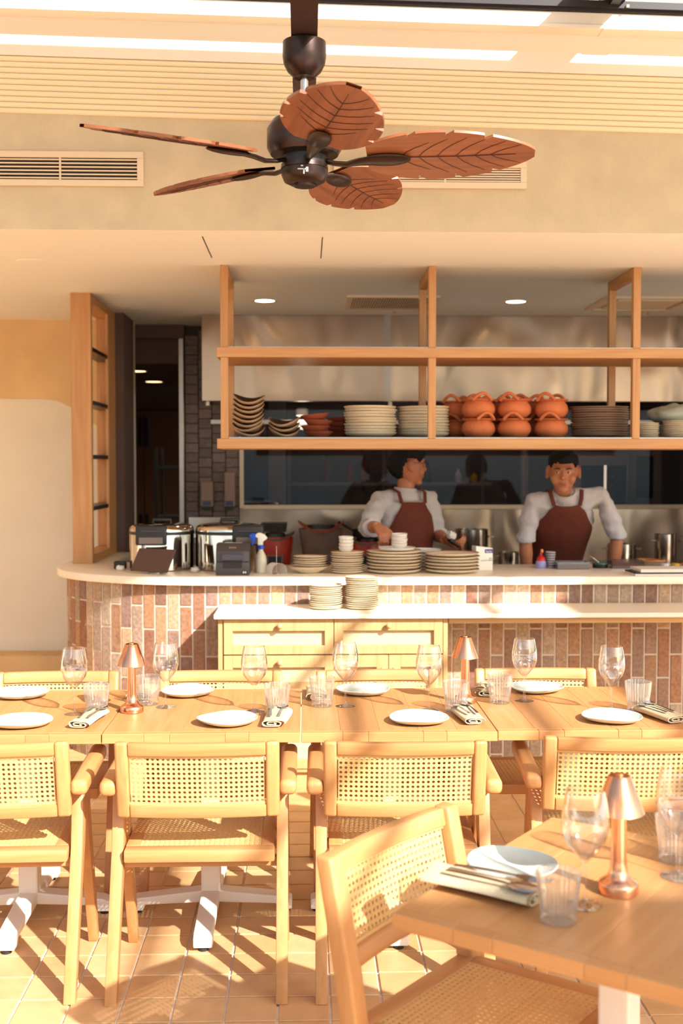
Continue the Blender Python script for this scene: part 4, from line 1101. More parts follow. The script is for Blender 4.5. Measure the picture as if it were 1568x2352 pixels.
MB().box(.002, .050, -.0328, -.0322, .100, .122).build('name_panel', plain('navy_print', (32,44,130), .5), cc)
NAVY = bpy.data.materials['navy_print']
tx = text_mesh('kara', .021); tx.materials.append(PORC); ob('lettering', tx, None, cc, (.026, -.0331, .110), (PI/2, 0, 0))
for s_, zz, sz in (('UHT', .068, .009), ('COCONUT CREAM', .057, .0085)):
    tx = text_mesh(s_, sz); tx.materials.append(GREYP); ob('lettering', tx, None, cc, (.012 if len(s_) > 4 else .036, -.0331, zz), (PI/2, 0, 0))
t = thing('squeeze_bottle', 'squeeze bottle with red nozzle cap in front of the facing cook', 'bottle', (1.385, 6.72, zb))
MB().lathe([(0,0),(.030,0),(.031,.004),(.030,.035),(.026,.042),(0,.042)], 28).build('bottle', plain('lilac_plastic', (150,150,206), .35), t, smooth=40)
MB().lathe([(0,.040),(.026,.042),(.024,.058),(.012,.070),(.006,.075),(.004,.108),(0,.108)], 28).build('cap', REDP, t, smooth=40)
t = thing('striped_cup', 'pale striped cup beside the red capped bottle', 'cup', (1.445, 6.74, zb))
MB().lathe([(0,0),(.022,0),(.030,.095),(.028,.095),(.021,.003),(0,.003)], 28).build('cup_body', plain('pale_grey', (168,160,166), .5), t, smooth=40)
for k in range(6): MB().lathe([(.0226+.0013*k,.012+.014*k),(.0232+.0013*k,.012+.014*k),(.0237+.0013*k,.017+.014*k),(.0231+.0013*k,.017+.014*k)], 28).build('stripe', GREYP, t)
t = thing('sauce_bottle', 'yellow nozzle of a sauce bottle behind the red one', 'bottle', (1.405, 6.79, zb))
MB().lathe([(0,0),(.022,0),(.022,.07),(.012,.085),(0,.085)], 20).build('bottle', GREYP, t, smooth=40)
MB().lathe([(0,.083),(.010,.085),(.006,.105),(0,.106)], 16).build('cap', YELLOWP, t, smooth=40)
TUB = glass('tub_plastic', tint=(.85,.82,.82), base=.15, edge=.7, rough=.15, power=1.5)
def tub(x, y, w, d, h, label, fill):
    t = thing('food_tub', label, 'container', (x, y, zb), 0, 'food containers on the bar')
    b = MB(); 
    b.box(-w, w, -d, d, 0, .003).box(-w, w, -d, -d+.003, .003, h).box(-w, w, d-.003, d, .003, h).box(-w, -w+.003, -d+.003, d-.003, .003, h).box(w-.003, w, -d+.003, d-.003, .003, h)
    b.box(-w-.004, w+.004, -d-.004, -d, h-.004, h).box(-w-.004, w+.004, d, d+.004, h-.004, h)
    b.build('tub', TUB, t)
    MB().box(-w+.006, w-.006, -d+.006, d-.006, .004, h*.55).build('food', fill, t, bevel=.004)
BROWNF = plain('brown_food', (120,66,46), .6, noise_amt=.3, nscale=60); GREENF = plain('green_lid', (36,96,80), .4)
tub(1.555, 6.68, .093, .06, .042, 'clear food tub in front of the facing cook', BROWNF)
tub(1.885, 6.72, .095, .06, .046, 'clear food tub right of the green lidded pot', plain('red_food', (150,92,74), .6))
t = thing('sauce_pot', 'low dark pot with green lid and spoon on the bar', 'container', (1.735, 6.72, zb))
MB().lathe([(0,0),(.042,0),(.046,.022),(0,.022)], 24).build('pot', BLACKP, t, smooth=40)
MB().lathe([(0,.022),(.046,.022),(.044,.030),(0,.031)], 24).build('lid', GREENF, t, smooth=40)
MB().tube([(-.01,-.01,.03),(-.05,-.02,.062),(-.07,-.02,.075)], .003, 8).build('spoon', STEEL, t)
t = thing('lidded_bowl', 'low bowl with orange rim at the right end of the bar', 'bowl', (2.06, 6.80, zb))
MB().lathe([(0,0),(.06,0),(.085,.035),(.08,.036),(.055,.006),(0,.006)], 32).build('bowl', STEEL, t, smooth=40)
MB().lathe([(.08,.036),(.086,.036),(.086,.042),(.078,.042)], 32).build('rim_lid', plain('orange_rim', (206,120,50), .4), t, smooth=40)
t = thing('condiment_tray', 'shiny tray of sauces behind the white menus on the bar', 'tray', (2.18, 6.62, zb))
MB().box(-.13, .13, -.06, .06, 0, .018).build('tray', STEEL, t, bevel=.004)
for k in range(4): MB().lathe([(0,.018),(.022,.018),(.024,.034),(0,.034)], 18, (-.09+.06*k, 0, 0)).build('sauce_dish', [PORC, YELLOWP, TERRA, PORC][k], t, smooth=40)
for k, (dx, lab) in enumerate(((0, 'lower white menu board lying at the right end of the bar'), (.03, 'upper white menu board lying at the right end of the bar'))):
    t = thing('menu_board', lab, 'menu', (2.05+dx, 6.33, zb+.018*k), math.radians(1))
    MB().box(-.25, .25, -.10, .10, 0, .009).build('board', PAPER, t, bevel=.001)
    MB().box(-.249, .249, -.099, .099, .009, .0175).build('cover', BLACKP if k == 0 else PAPER, t, bevel=.001)
for i, (x, lab) in enumerate(((-1.055, 'crumpled white paper at the foot of the wooden screen'), (-.62, 'crumpled white paper between the two rice warmers'))):
    b = MB().sphere((0,0,.014), (.026,.02,.015), 14, 8).mesh('paper_scrap', smooth=30, warp=lambda p: p*(1+.3*noise.noise(p*90+Vector((i,0,0))))); b.materials.append(PAPER)
    o = ob('paper_scrap', b, None, None, (x, 6.50 if i else 6.62, zb)); tag(o, lab, 'paper')
t = thing('power_adapter', 'small black gadget at the foot of the wooden screen', 'adapter', (-1.075, 6.74, zb))
MB().box(-.035, .035, -.025, .025, 0, .045).build('case', BLACKP, t, bevel=.008, segs=2)

# ================================================================== KITCHEN
bench = thing('kitchen_bench', 'stainless steel cooking bench along the rear splashback', 'bench', (0, 7.75, 0))
MB().box(-.48, 3.15, 0, .98, .885, .92).build('bench_top', STEELD, bench, bevel=.003)
MB().box(-.46, 3.12, .06, .96, .15, .18).build('under_shelf', STEELD, bench)
for x in (-.44, .75, 1.95, 3.08):
    for y in (.06, .92): MB().box(x-.02, x+.02, y-.02, y+.02, 0, .885).build('leg', STEELD, bench)
zk = .9205
def stove(x, y, rt, rb, h, mat, label, rimmat):
    t = thing('clay_stove', label, 'stove', (x, y, zk), 0, 'charcoal clay stoves on the bench')
    MB().lathe([(0,0),(rb,0),(rb+.004,.01),(rt,h),(rt-.002,h+.004),(rt-.03,h+.004),(rt-.045,h-.04),(rb-.02,.06),(0,.06)], 40).build('body', mat, t, smooth=40)
    b = MB().lathe([(rt-.028,h),(rt+.004,h),(rt+.006,h+.016),(rt-.026,h+.016)], 40).mesh('rim', smooth=40, warp=lambda p: Vector((p.x, p.y, p.z + 2.6*p.x*p.x - .02))); b.materials.append(rimmat); ob('rim', b, None, t)
    yb = -(rb + (rt-rb)*.3)
    MB().box(-.058, .058, yb-.018, yb+.03, .05, .12).build('fire_door_frame', CLAYST, t, bevel=.004)
    MB().box(-.043, .043, yb-.0195, yb+.0, .062, .108).build('fire_opening', BLACKP, t)
    MB().lathe([(0,h-.03),(rt-.05,h-.03),(rt-.05,h+.004),(rt-.06,h+.03),(0,h+.03)], 32).build('grate', BLACKP, t, smooth=40)
stove(-.205, 7.98, .125, .098, .235, REDST, 'red clay charcoal stove at left on the rear bench', CLAYST)
stove(.112, 8.0, .155, .108, .29, CLAYST, 'grey clay charcoal stove with flared orange rim', TERRAD)
stove(.43, 8.0, .130, .102, .20, REDST, 'red clay charcoal stove with a pan, beside the reaching cook', CLAYST)
def pan(x, y, z, r, h, label, mat=STEEL, cat='pot', handle=True, name='cooking_pot'):
    t = thing(name, label, cat, (x, y, z), 0, 'pots on the rear bench')
    MB().lathe([(0,0),(r*.96,0),(r,.006),(r,h),(r+.004,h+.002),(r-.003,h+.002),(r-.004,.008),(0,.006)], 40).build('body', mat, t, smooth=40)
    if handle:
        for s in (-1, 1): MB().tube([(s*r,-.03,h*.82),(s*(r+.03),-.025,h*.82),(s*(r+.03),.025,h*.82),(s*r,.03,h*.82)], .005, 8).build('handle', mat, t, smooth=50)
    return t
t = pan(.43, 8.0, zk+.235, .10, .05, 'black pan with long handle on the red stove', BLACKP, 'pan', False, 'frying_pan')
MB().tube([(-.09,-.02,.045),(-.20,-.05,.105)], .010, 10).build('long_handle', BLACKP, t, smooth=50)
for k in range(5):
    o = MB().box(-.11+.006*k, .11-.004*k, -.09, .09, 0, .011).build('baking_tray', BLACKP if k % 2 else DARKM, None, bevel=.002, loc=(-.24+.006*k, 8.02, zk+.272+.0125*k)); tag(o, 'dark tray piled above the left red stove, '+ordl(k,5), 'tray', 'dark trays')
pan(1.165, 8.02, zk, .115, .285, 'tall steel stockpot on the rear bench behind the reaching cook')
pan(1.42, 8.0, zk, .072, .125, 'small steel saucepan on the bench between the two cooks')
pan(2.22, 8.02, zk, .10, .18, 'steel pot on the bench right of the facing cook')
pan(2.525, 8.0, zk, .075, .25, 'tall narrow steel pot near the right picture edge')
pan(2.76, 8.0, zk, .085, .28, 'tall steel pot at the right picture edge')
pan(2.385, 7.86, zk, .055, .06, 'low steel pan between the pots at right')
# dispensers on the tiled pier
for x, z, w, h, lab in ((-.735, 1.34, .046, .19, 'pale soap dispenser on the dark tiled pier'), (-.565, 1.34, .040, .26, 'narrow paper towel dispenser on the dark tiled pier')):
    t = thing('wall_dispenser', lab, 'dispenser', (x, 8.70, z))
    MB().box(-w, w, -.03, .05, 0, h).build('case', plain('dispenser_beige', (150,122,108), .5), t, bevel=.008, segs=2)
    MB().box(-w*.7, w*.7, -.032, -.03, .01, .045).build('window', plain('dispenser_blue', (54,54,90), .3), t)
    MB().box(-w*.8, w*.8, -.045, -.0, -.018, 0).build('nozzle', BLACKP, t, bevel=.003)
t = thing('hand_basin', 'steel hand basin below the dispensers, behind the rice warmers', 'basin', (-.70, 8.48, 1.10))
MB().box(-.17, .17, .20, .22, 0, .16).build('splash', STEEL, t)
MB().box(-.17, .17, -.16, .20, -.02, .03).build('bowl_rim', STEEL, t, bevel=.01)
MB().box(-.15, .15, -.14, .18, -.18, -.02).build('bowl', STEEL, t)
MB().box(-.02, .02, .10, .14, -1.10, -.18).build('stand', STEELD, t)
t = thing('storage_rack', 'dark metal rack standing in the dim corridor', 'rack', (-1.12, 9.6, 0))
for x in (-.11, .12):
    for y in (0, .4): MB().box(x-.012, x+.012, y-.012, y+.012, 0, 1.80).build('upright', BLACKP, t)
for z in (.3, .75, 1.2, 1.62): MB().box(-.12, .13, -.01, .41, z, z+.025).build('shelf', BLACKP, t)
# rear kitchen seen through the glass
t = thing('blue_container', 'blue tub behind the left end of the kitchen window', 'container', (-.40, 9.25, 1.15))
MB().prism([(-.10,0),(.11,0),(.11,.46),(-.01,.46),(-.05,.42),(-.10,.28)], -.1, .1, 'y').build('tub', plain('dull_blue', (70,96,150), .5), t, bevel=.01)
sb = MB().box(-.6, 3.1, 9.05, 9.55, 1.11, 1.15).box(-.6, 3.1, 9.1, 9.5, 0, 1.11).build('rear_counter', STEELD, None); tag(sb, 'steel counter behind the kitchen window', 'counter')
struct(MB().box(-.30, -.165, 9.6, 9.75, 0, 2.7).build('wall_rear_post', WHITEP))
sh = thing('rear_shelf', 'steel shelf with bottles seen dimly through the window', 'shelf', (.75, 10.9, 1.46))
MB().box(-.95, 1.0, -.15, .15, 0, .03).build('board', STEELD, sh); MB().box(-.95, 1.0, -.15, .15, .36, .39).build('board', STEELD, sh)
for x in (-.9, 0, .95): MB().box(x-.015, x+.015, .1, .14, -1.46, .7).build('upright', STEELD, sh)
for i, (x, h, m_) in enumerate(((.20, .26, TERRAD), (.42, .22, REDST), (.55, .24, TERRAD), (1.02, .28, BLACKP), (1.16, .20, GREYP), (1.45, .12, PORC), (1.60, .09, YELLOWP))):
    o = MB().lathe([(0,0),(.032,0),(.034,.004),(.034,h*.6),(.014,h*.78),(.012,h),(0,h)], 18, (0,0,0)).build('bottle', m_, None, smooth=40, loc=(x, 10.88, 1.4905))
    tag(o, ['dim bottle on the rear shelf, leftmost','dim red bottle second on the rear shelf','dim bottle third on the rear shelf','tall black bottle in the middle of the rear shelf','grey bottle right of the black one on the rear shelf','white jar toward the right of the rear shelf','yellow jar at the right of the rear shelf'][i], 'bottle', 'bottles on the rear shelf')
ov = thing('combi_oven', 'steel oven with glass door behind the facing cook', 'oven', (2.62, 9.75, .75))
MB().box(-.36, .42, 0, .7, 0, 1.12).build('case', STEELD, ov, bevel=.006); MB().box(-.34, .40, .02, .68, -.75, 0).build('stand', STEELD, ov)
dr = MB().box(-.34, .14, -.03, 0, .30, 1.02).build('door', STEELD, ov, bevel=.006)
MB().box(-.28, .10, -.033, -.031, .38, .90).build('door_glass', plain('oven_glass', (44,38,40), .05), dr)
MB().tube([(.11,-.06,.36),(.11,-.06,.94)], .010, 10).build('door_handle', STEEL, dr, smooth=50)
for k in range(6): MB().box(-.02, .0, -.0345, -.0335, .42+.075*k, .435+.075*k).build('rack_glint', STEEL, dr)
MB().box(-.085, -.065, -.036, -.0335, .40, .90).build('door_lamp', emit('oven_reflection', (255,240,205), 1.2), dr)  # glowing strip standing in for a bright reflection on the oven glass
MB().box(.18, .38, -.01, 0, .30, 1.02).build('control_panel', STEELD, ov)
MB().box(.20, .345, -.014, -.010, .62, .98).build('screen', BLACKP, ov, bevel=.003)
tb = thing('upright_strip', 'pale upright strip in the rear kitchen', 'post', (1.95, 10.2, 1.35))
MB().box(-.03, .03, 0, .03, 0, .62).build('housing', STEELD, tb); MB().box(-.012, .012, -.012, 0, .02, .60).build('tube', VENTP, tb, bevel=.004); MB().box(-.02, .02, .0, .03, -1.35, 0).build('post', STEELD, tb)
l = bpy.data.lights.new('rear_kitchen_fill', 'AREA'); l.energy = 6; l.color = (1, .88, .78); l.size = 1.2  # added fill light so things in the rear kitchen show through the glass
lo = bpy.data.objects.new('rear_kitchen_fill', l); C.objects.link(lo); lo.location = (1.2, 10.1, 2.66)
t = thing('rear_fill_panel', 'added ceiling panel holding the fill light of the rear kitchen', 'light', (1.2, 10.1, 2.70)); MB().box(-.6, .6, -.2, .2, -.03, 0).build('panel', WHITEP, t); lo.parent = t; lo.location = (0, 0, -.04)

pb_ = thing('prep_bench', 'low steel prep bench behind the right half of the bar', 'bench', (0, 7.0, 0))
MB().box(1.15, 3.1, 0, .30, .88, .91).build('bench_top', STEELD, pb_, bevel=.003)
for x in (1.18, 3.06):
    for y in (.04, .26): MB().box(x-.018, x+.018, y-.018, y+.018, 0, .88).build('leg', STEELD, pb_)
# ================================================================== PEOPLE
def remesh(mb, voxel, it=3, disp=None):
    me = mb.mesh('tmp'); o = bpy.data.objects.new('tmp', me); C.objects.link(o)
    r = o.modifiers.new('r', 'REMESH'); r.mode = 'VOXEL'; r.voxel_size = voxel; r.adaptivity = 0
    bpy.context.view_layer.update()
    m2 = bpy.data.meshes.new_from_object(o.evaluated_get(bpy.context.evaluated_depsgraph_get()))
    bpy.data.objects.remove(o); bpy.data.meshes.remove(me)
    bm = bmesh.new(); bm.from_mesh(m2)
    for _ in range(it): bmesh.ops.smooth_vert(bm, verts=bm.verts, factor=.5, use_axis_x=True, use_axis_y=True, use_axis_z=True)
    if disp:
        bm.normal_update()
        for v in bm.verts: v.co += v.normal*disp(v.co)
    bm.to_mesh(m2); bm.free()
    m2.polygons.foreach_set('use_smooth', [True]*len(m2.polygons)); m2.update()
    return m2
def smoothstep(a, b, x):
    t = max(0, min(1, (x-a)/(b-a))); return t*t*(3-2*t)
def head_pt(d):
    x = .0765*d.x*(1-.10*max(0, -d.z)**1.4)
    y = (.100 if d.y > 0 else .090)*d.y
    if d.y > 0 and d.z < -.1: y *= 1-.62*smoothstep(.1, .95, -d.z)
    if d.y < 0 and d.z < 0: y *= 1+.42*smoothstep(.25, .95, -d.z)
    if d.y < 0: x *= 1-.04*(-d.y)
    return Vector((x, y, .118*d.z))
def sph(nu, nv):
    vs, fs = [], []
    for j in range(1, nv):
        t = PI*j/nv
        for i in range(nu):
            a = 2*PI*i/nu; vs.append(Vector((math.sin(t)*math.cos(a), math.sin(t)*math.sin(a), -math.cos(t))))
    vs += [Vector((0,0,-1)), Vector((0,0,1))]; b = len(vs)-2
    for j in range(nv-2):
        for i in range(nu): fs.append([j*nu+i, j*nu+(i+1)%nu, (j+1)*nu+(i+1)%nu, (j+1)*nu+i])
    for i in range(nu): fs.append([b, (i+1)%nu, i]); fs.append([b+1, (nv-2)*nu+i, (nv-2)*nu+(i+1)%nu])
    return vs, fs
def add_head(mb, M):
    vs, fs = sph(40, 28); mb.add([head_pt(v) for v in vs], fs, M)
    mb.sphere((0,-.0935,-.020), (.0165,.0165,.014), 14, 10, M)
    mb.tube([(0,-.084,.022),(0,-.094,.0),(0,-.103,-.018)], [(.008,.008),(.0095,.010),(.012,.010)], 10, M)
    mb.sphere((0,-.074,.032), (.050,.018,.012), 16, 10, M)
    mb.sphere((0,-.083,-.053), (.024,.011,.0065), 14, 8, M)
    mb.sphere((0,-.082,-.064), (.021,.011,.006), 14, 8, M)
    mb.sphere((0,-.064,-.094), (.030,.022,.020), 14, 10, M)
    for s in (-1, 1):
        mb.sphere((s*.042,-.060,-.030), (.027,.026,.034), 14, 10, M)
        E_ = M @ Matrix.Translation((s*.083,.012,-.006)) @ Matrix.Rotation(s*.5, 4, 'Z') @ Matrix.Rotation(-.15, 4, 'X')
        mb.sphere((0,0,.004), (.010,.022,.033), 14, 10, E_); mb.sphere((0,-.006,-.026), (.009,.012,.014), 10, 8, E_)
def face_parts(root, M, glasses=False):
    for s in (-1, 1):
        MB().sphere((s*.031,-.0845,.008), (.0125,.0060,.0042), 14, 8, M).build('eye', EYEW, root, smooth=180)
        MB().sphere((s*.031-.003,-.0893,.008), (.0055,.0028,.0042), 12, 8, M).build('iris', BLACKP, root, smooth=180)
        MB().tube([(s*.015,-.0915,.026),(s*.031,-.0925,.031),(s*.050,-.081,.026)], [(.0035,.003),(.004,.0034),(.002,.002)], 8, M).build('eyebrow', HAIR, root, smooth=180)
        if glasses:
            b = MB(); pts = [(s*.033+.021*math.cos(a), -.0985+.004*math.cos(a)*s*0, .006+.017*math.sin(a)) for a in [2*PI*k/20 for k in range(21)]]
            b.tube(pts, .0013, 6, M).tube([(s*.054,-.097,.012),(s*.079,-.03,.014),(s*.080,.01,.010)], .0013, 6, M).build('glasses_frame', BLACKP, root)
    MB().sphere((0,-.0915,-.0585), (.020,.0045,.0065), 14, 8, M).build('lips', LIP, root, smooth=180)
def hair(root, M, keys, thick, seed):
    vs, fs = sph(56, 40)
    def thr(d):
        az = abs(math.degrees(math.atan2(d.x, -d.y)))
        for (a0, t0), (a1, t1) in zip(keys[:-1], keys[1:]):
            if az <= a1: return t0+(t1-t0)*smoothstep(a0, a1, az)
        return keys[-1][1]
    P_, ok = [], []
    for d in vs:
        h = d.z - thr(d) + .05*noise.noise(d*7+Vector((seed,0,0)))
        ok.append(h > 0)
        off = thick*smoothstep(0, .30, h)*(1+.30*noise.noise(d*6+Vector((0,seed,0)))+.18*noise.noise(Vector((d.x*26,d.y*26,d.z*7))))
        q = head_pt(d); P_.append(q + d*(off+.0035))
    keep = [f for f in fs if all(ok[i] for i in f)]
    b = MB(); used = sorted({i for f in keep for i in f}); mp_ = {u: k for k, u in enumerate(used)}; n = len(used)
    b.v = [tuple(M @ P_[u]) for u in used] + [tuple(M @ (head_pt(vs[u])*.93)) for u in used]
    edges = {}
    for f in keep:
        g = [mp_[i] for i in f]; b.f.append(g); b.f.append([i+n for i in g][::-1]); b.m += [0,0]
        for k in range(len(g)):
            e = (g[k], g[(k+1) % len(g)]); edges[e] = 1
    for (i, j) in edges:
        if (j, i) not in edges: b.f.append([j, i, i+n, j+n]); b.m.append(0)
    b.build('hair', HAIR, root, smooth=80)
def add_hand(mb, W, D, Np, thumb, curls, tc=.5, s=1.0):
    W = Vector(W); D = Vector(D).normalized(); Np = Vector(Np); Np = (Np - D*Np.dot(D)).normalized(); L = Vector(thumb); L = (L - D*L.dot(D) - Np*L.dot(Np)).normalized()
    mb.tube([W, W+D*.03*s, W+D*.065*s, W+D*.090*s], [(.026*s,.020*s),(.036*s,.0165*s),(.041*s,.015*s),(.038*s,.012*s)], 14, caps=True) if False else None
    # palm as a hull of four metacarpal tubes
    for i in range(4):
        o = L*((1.5-i)*.0185*s)
        mb.tube([W+o*.45, W+D*.045*s+o*.9, W+D*.088*s+o*1.05], [.016*s, .0145*s, .0115*s], 10)
    for i in range(4):
        ln = [(.043,.026,.021),(.047,.030,.023),(.044,.028,.022),(.034,.021,.019)][i]
        p = W + D*.086*s + L*((1.5-i)*.0205*s); a = 0; pts = [p]
        for q, l in zip((.75, 1.0, .7), ln):
            a += curls[i]*q; dirn = D*math.cos(a)+Np*math.sin(a)+L*((1.5-i)*.03); p = p + dirn.normalized()*l*s; pts.append(p)
        mb.tube(pts, [.0102*s,.0094*s,.0086*s,.0070*s], 10); mb.sphere(tuple(pts[-1]), .0070*s, 10, 8)
    p0 = W + D*.022*s + L*.022*s; p1 = p0 + (L*.8+D*.6+Np*.25).normalized()*.040*s
    p2 = p1 + (L*(.45-.3*tc)+D*.85+Np*tc).normalized()*.032*s; p3 = p2 + (L*(.2-.4*tc)+D*.9+Np*tc*1.2).normalized()*.026*s
    mb.tube([p0, p1, p2, p3], [.0165*s,.0125*s,.0105*s,.0078*s], 10); mb.sphere(tuple(p3), .0078*s, 10, 8)
def torso_at(path, t):
    n = len(path)-1; k = min(n-1, int(t*n)); u = t*n-k
    c0, rx0, ry0 = path[k]; c1, rx1, ry1 = path[k+1]
    c = Vector(c0).lerp(Vector(c1), u); d = (Vector(c1)-Vector(c0)).normalized()
    F_ = Vector((0, -d.z, d.y)).normalized()
    return c, rx0+(rx1-rx0)*u, ry0+(ry1-ry0)*u, F_
def person(name, label, loc, rot, path, arms, headM, neck, hairkeys, hairthick, apron_t, seed, glasses=False, legs=None):
    body = MB()
    body.tube([p[0] for p in path[:-1]], [(p[1]*.84, p[2]*.80) for p in path[:-1]], 24)
    body.tube(neck, [.040, .054, .056], 18)
    add_head(body, headM)
    for A_ in arms:
        sh_, el, wr = A_['sh'], A_['el'], A_['wr']
        body.tube([sh_, Vector(sh_).lerp(Vector(el), .5), el, Vector(el).lerp(Vector(wr), .35), wr], [.036, .040, .039, .043, .029], 16)
        add_hand(body, wr, A_['D'], A_['N'], A_['T'], A_['curl'], A_.get('tc', .5))
    px0 = path[0][0]
    for s in (-1, 1):
        body.tube([(s*.09, px0[1], px0[2]), (s*.10, px0[1]-.01, .50), (s*.105, px0[1]+.01, .09)], [.080, .055, .042], 14)
        body.sphere((s*.105, px0[1]-.05, .035), (.045, .12, .035), 14, 8)
    me = remesh(body, .0048, 2); me.materials.append(SKIN)
    root = ob('person', me, None, None, loc, rot); tag(root, label, 'person', None)
    # shirt
    sh = MB(); sh.tube([p[0] for p in path[:-1]], [(p[1]+.012, p[2]+.014) for p in path[:-1]], 28)
    top = path[-2][0]
    for A_ in arms:
        a, e, w = Vector(A_['sh']), Vector(A_['el']), Vector(A_['wr']); cu = e.lerp(w, A_['cuff'])
        ch = Vector(top)
        sh.tube([ch.lerp(a, .35)+Vector((0,0,-.045)), a, a.lerp(e, .5), e, cu], [.070, .062, .061, .058, .057], 18)
        sh.tube([Vector(path[-1][0])+Vector((0,0,-.03)), Vector(path[-1][0]).lerp(a, .6)+Vector((0,0,-.005)), a+Vector((0,0,.004))], [.050, .052, .056], 16)
        sh.tube([e.lerp(w, A_['cuff']-.14), cu], [.061, .063], 18)
    sh.tube([path[-2][0], path[-1][0]], [(path[-2][1]*.8, path[-2][2]*.85), (.078, .074)], 20)
    me = remesh(sh, .0085, 4, lambda p: .010*noise.noise(Vector((p.x*9, p.y*9, p.z*24))+Vector((seed,0,0))) + .004*noise.noise(p*34))
    me.materials.append(SHIRT); ob('shirt', me, None, root)
    # stand collar
    n0, n1 = Vector(neck[0]), Vector(neck[1]); nd = (n1-n0).normalized()
    c0 = Vector(path[-1][0]) + Vector((0,0,-.018))
    b = MB()
    q = nd.to_track_quat('Z', 'Y').to_matrix().to_4x4(); Mx = Matrix.Translation(c0) @ q
    b.lathe([(.074,0),(.069,.046),(.066,.047),(.070,.0)], 32, M=Mx); b.build('collar', SHIRT, root, smooth=60)
    # apron on the torso front
    t0, t1, half_top, half_low = apron_t
    def ap(u, v, off):
        t = t0+(t1-t0)*v; c, rx, ry, F_ = torso_at(path, max(0, min(1, t)))
        hw = half_low+(half_top-half_low)*smoothstep(.35, 1.0, v)
        ph = (u-.5)*2*hw
        r1, r2 = rx+.016+off, ry+.020+off
        return c + Vector((1,0,0))*(r1*math.sin(ph)) + F_*(r2*math.cos(ph)) + F_*(.004*noise.noise(Vector((u*5, v*9, seed))))
    b = MB(); nu, nv = 26, 26
    for q_ in range(2):
        for j in range(nv+1):
            for i in range(nu+1): b.v.append(tuple(ap(i/nu, j/nv, .006*q_)))
    NN = (nu+1)*(nv+1)
    for q_ in range(2):
        for j in range(nv):
            for i in range(nu):
                a = q_*NN+j*(nu+1)+i; f = [a, a+1, a+nu+2, a+nu+1]; b.f.append(f if q_ else f[::-1]); b.m.append(0)
    Bd = [i for i in range(nu)] + [j*(nu+1)+nu for j in range(nv)] + [nv*(nu+1)+i for i in range(nu,0,-1)] + [j*(nu+1) for j in range(nv,0,-1)]
    for k in range(len(Bd)):
        a, c_ = Bd[k], Bd[(k+1) % len(Bd)]; b.f.append([a, c_, NN+c_, NN+a]); b.m.append(0)
    ap_o = b.build('apron', APRON, root, smooth=60)
    for s in (0, 1):
        p0 = ap(s, .985, .004); sg = -1 if s == 0 else 1
        c1, rx1, ry1, F1 = torso_at(path, .80); c2, rx2, ry2, F2 = torso_at(path, .90)
        tp_ = Vector(path[-1][0]) + Vector((sg*.100, .0, .028)); bk_ = c1 + Vector((sg*.06, ry1+.03, .0))
        mid = p0.lerp(tp_, .55) + F2*.040 + Vector((0,0,.012))
        MB().tube([p0, mid, tp_ + Vector((0,-.030,-.006)), tp_ + Vector((0,.040,-.010)), bk_], [(.013,.0035)]*5, 10).build('strap', APRON, ap_o, smooth=60)
    # skirt of the apron and trousers
    tr = MB()
    tr.tube([(0, px0[1], px0[2]+.05), (0, px0[1], px0[2]-.10)], [(path[0][1]+.004, path[0][2]+.006), (path[0][1]*1.0, path[0][2]*1.0)], 24)
    for s in (-1, 1): tr.tube([(s*.088, px0[1], px0[2]-.04), (s*.10, px0[1]-.01, .50), (s*.105, px0[1]+.01, .07)], [.098, .076, .070], 16)
    me = remesh(tr, .010, 3); me.materials.append(TROUSER); ob('trousers', me, None, root)
    for s in (-1, 1): MB().sphere((s*.105, px0[1]-.05, .036), (.052, .13, .044), 18, 10).build('shoe', BLACKP, root, smooth=180)
    face_parts(root, headM, glasses); hair(root, headM, hairkeys, hairthick, seed)
    return root

def local(pts, loc, rot):
    M = Matrix.Translation(loc) @ Matrix.Rotation(rot, 4, 'Z'); I = M.inverted()
    return [tuple(I @ Vector(p)) for p in pts]
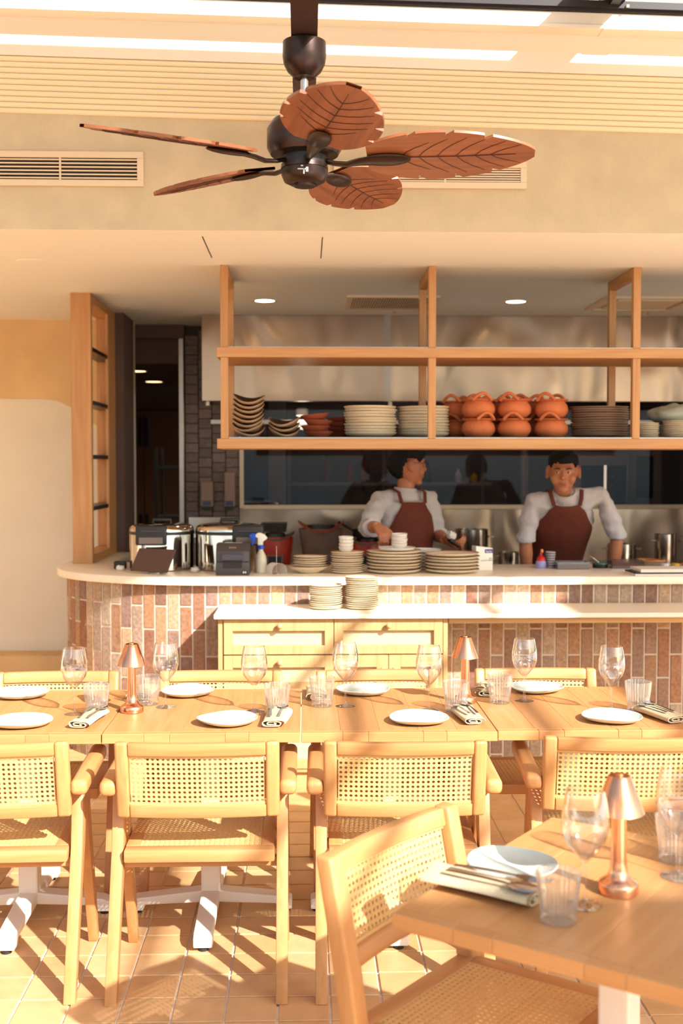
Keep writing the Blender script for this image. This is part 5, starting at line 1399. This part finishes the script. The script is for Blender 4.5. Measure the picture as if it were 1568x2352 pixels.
# ---- cook reaching for the bowls
L1, R1_ = (.625, 7.185, 0), math.radians(24)
rsh, rel, rwr, lsh, lel, lwr = local([(.455, 7.10, 1.435), (.372, 6.90, 1.275), (.418, 6.655, 1.300), (.795, 7.26, 1.435), (.835, 7.27, 1.215), (.862, 7.10, 1.195)], L1, R1_)
Rm = Matrix.Rotation(-R1_, 3, 'Z')
def dl(v): return tuple(Rm @ Vector(v))
path1 = [((0,.02,.93), .165, .115), ((0,.01,1.06), .155, .110), ((0,.0,1.20), .168, .116), ((0,-.005,1.33), .176, .114), ((0,0,1.425), .150, .095), ((0,.005,1.485), .075, .068)]
H1 = Matrix.Translation((.016, -.014, 1.655)) @ Matrix.Rotation(math.radians(78), 4, 'Z') @ Matrix.Rotation(math.radians(4), 4, 'X') @ Matrix.Scale(1.09, 4)
person('p1', 'cook in white shirt and rust apron reaching for small bowls, face turned right', L1, R1_, path1,
       [dict(sh=rsh, el=rel, wr=rwr, D=dl((.42,-.72,-.50)), N=dl((.05,.25,-1)), T=dl((1,.25,0)), curl=(.42,1.05,1.1,1.15), cuff=.62, tc=.3),
        dict(sh=lsh, el=lel, wr=lwr, D=dl((.45,-.55,-.25)), N=dl((.5,.4,.75)), T=dl((.2,-.5,.8)), curl=(.75,.8,.85,.9), cuff=.30, tc=.7)],
       H1, [(0,.005,1.44), (.004,.0,1.51), (.012,-.004,1.595)],
       [(0,.36),(40,.30),(60,.12),(74,.24),(104,.28),(114,-.10),(128,-.50),(150,-.70),(180,-.78)], .021, (.02, .79, .50, 1.25), 3.0, glasses=True)
t = thing('handheld_gadget', 'small black and white gadget gripped in the reaching cook\'s other hand', 'gadget', (.915, 7.02, 1.178))
Mg = Matrix.Rotation(.6, 4, 'Z') @ Matrix.Rotation(.5, 4, 'Y')
MB().box(-.05, .05, -.018, .018, -.012, .012, Mg).build('handle', BLACKP, t, bevel=.006, segs=2)
b = MB().sphere((-.045, 0, .028), (.034, .026, .026), 18, 12, Mg).mesh('cloth', smooth=60, warp=lambda p: p*(1+.25*noise.noise(p*60))); b.materials.append(PAPER); ob('cloth', b, None, t)
# ---- cook leaning on the bench, facing the room
L2 = (1.600, 7.47, 0)
path2 = [((0,.03,.93), .185, .130), ((.0,-.01,1.05), .185, .135), ((.0,-.13,1.19), .195, .135), ((.005,-.26,1.32), .200, .128), ((.008,-.36,1.425), .165, .100), ((0,-.40,1.480), .080, .075)]
r2, e2_, w2, l2, f2, v2 = local([(1.405, 7.10, 1.425), (1.370, 7.115, 1.185), (1.385, 7.16, .945), (1.835, 7.10, 1.470), (1.945, 7.12, 1.215), (1.925, 7.16, .945)], L2, 0)
H2 = Matrix.Translation((-.030, -.495, 1.618)) @ Matrix.Rotation(math.radians(-13), 4, 'Z') @ Matrix.Rotation(math.radians(10), 4, 'X') @ Matrix.Scale(1.10, 4)
person('p2', 'cook in white shirt and rust apron leaning on both arms, facing the room', L2, 0, path2,
       [dict(sh=r2, el=e2_, wr=w2, D=(-.05,-.9,-.32), N=(0,.2,-1), T=(1,0,0), curl=(.25,.25,.25,.28), cuff=.02, tc=.1),
        dict(sh=l2, el=f2, wr=v2, D=(.05,-.9,-.32), N=(0,.2,-1), T=(-1,0,0), curl=(.25,.25,.25,.28), cuff=.05, tc=.1)],
       H2, [(0,-.36,1.42), (-.012,-.42,1.50), (-.025,-.455,1.570)],
       [(0,.44),(45,.42),(62,.16),(78,.26),(104,.28),(115,-.05),(130,-.42),(180,-.62)], .015, (.02, .93, .62, 1.35), 8.0)
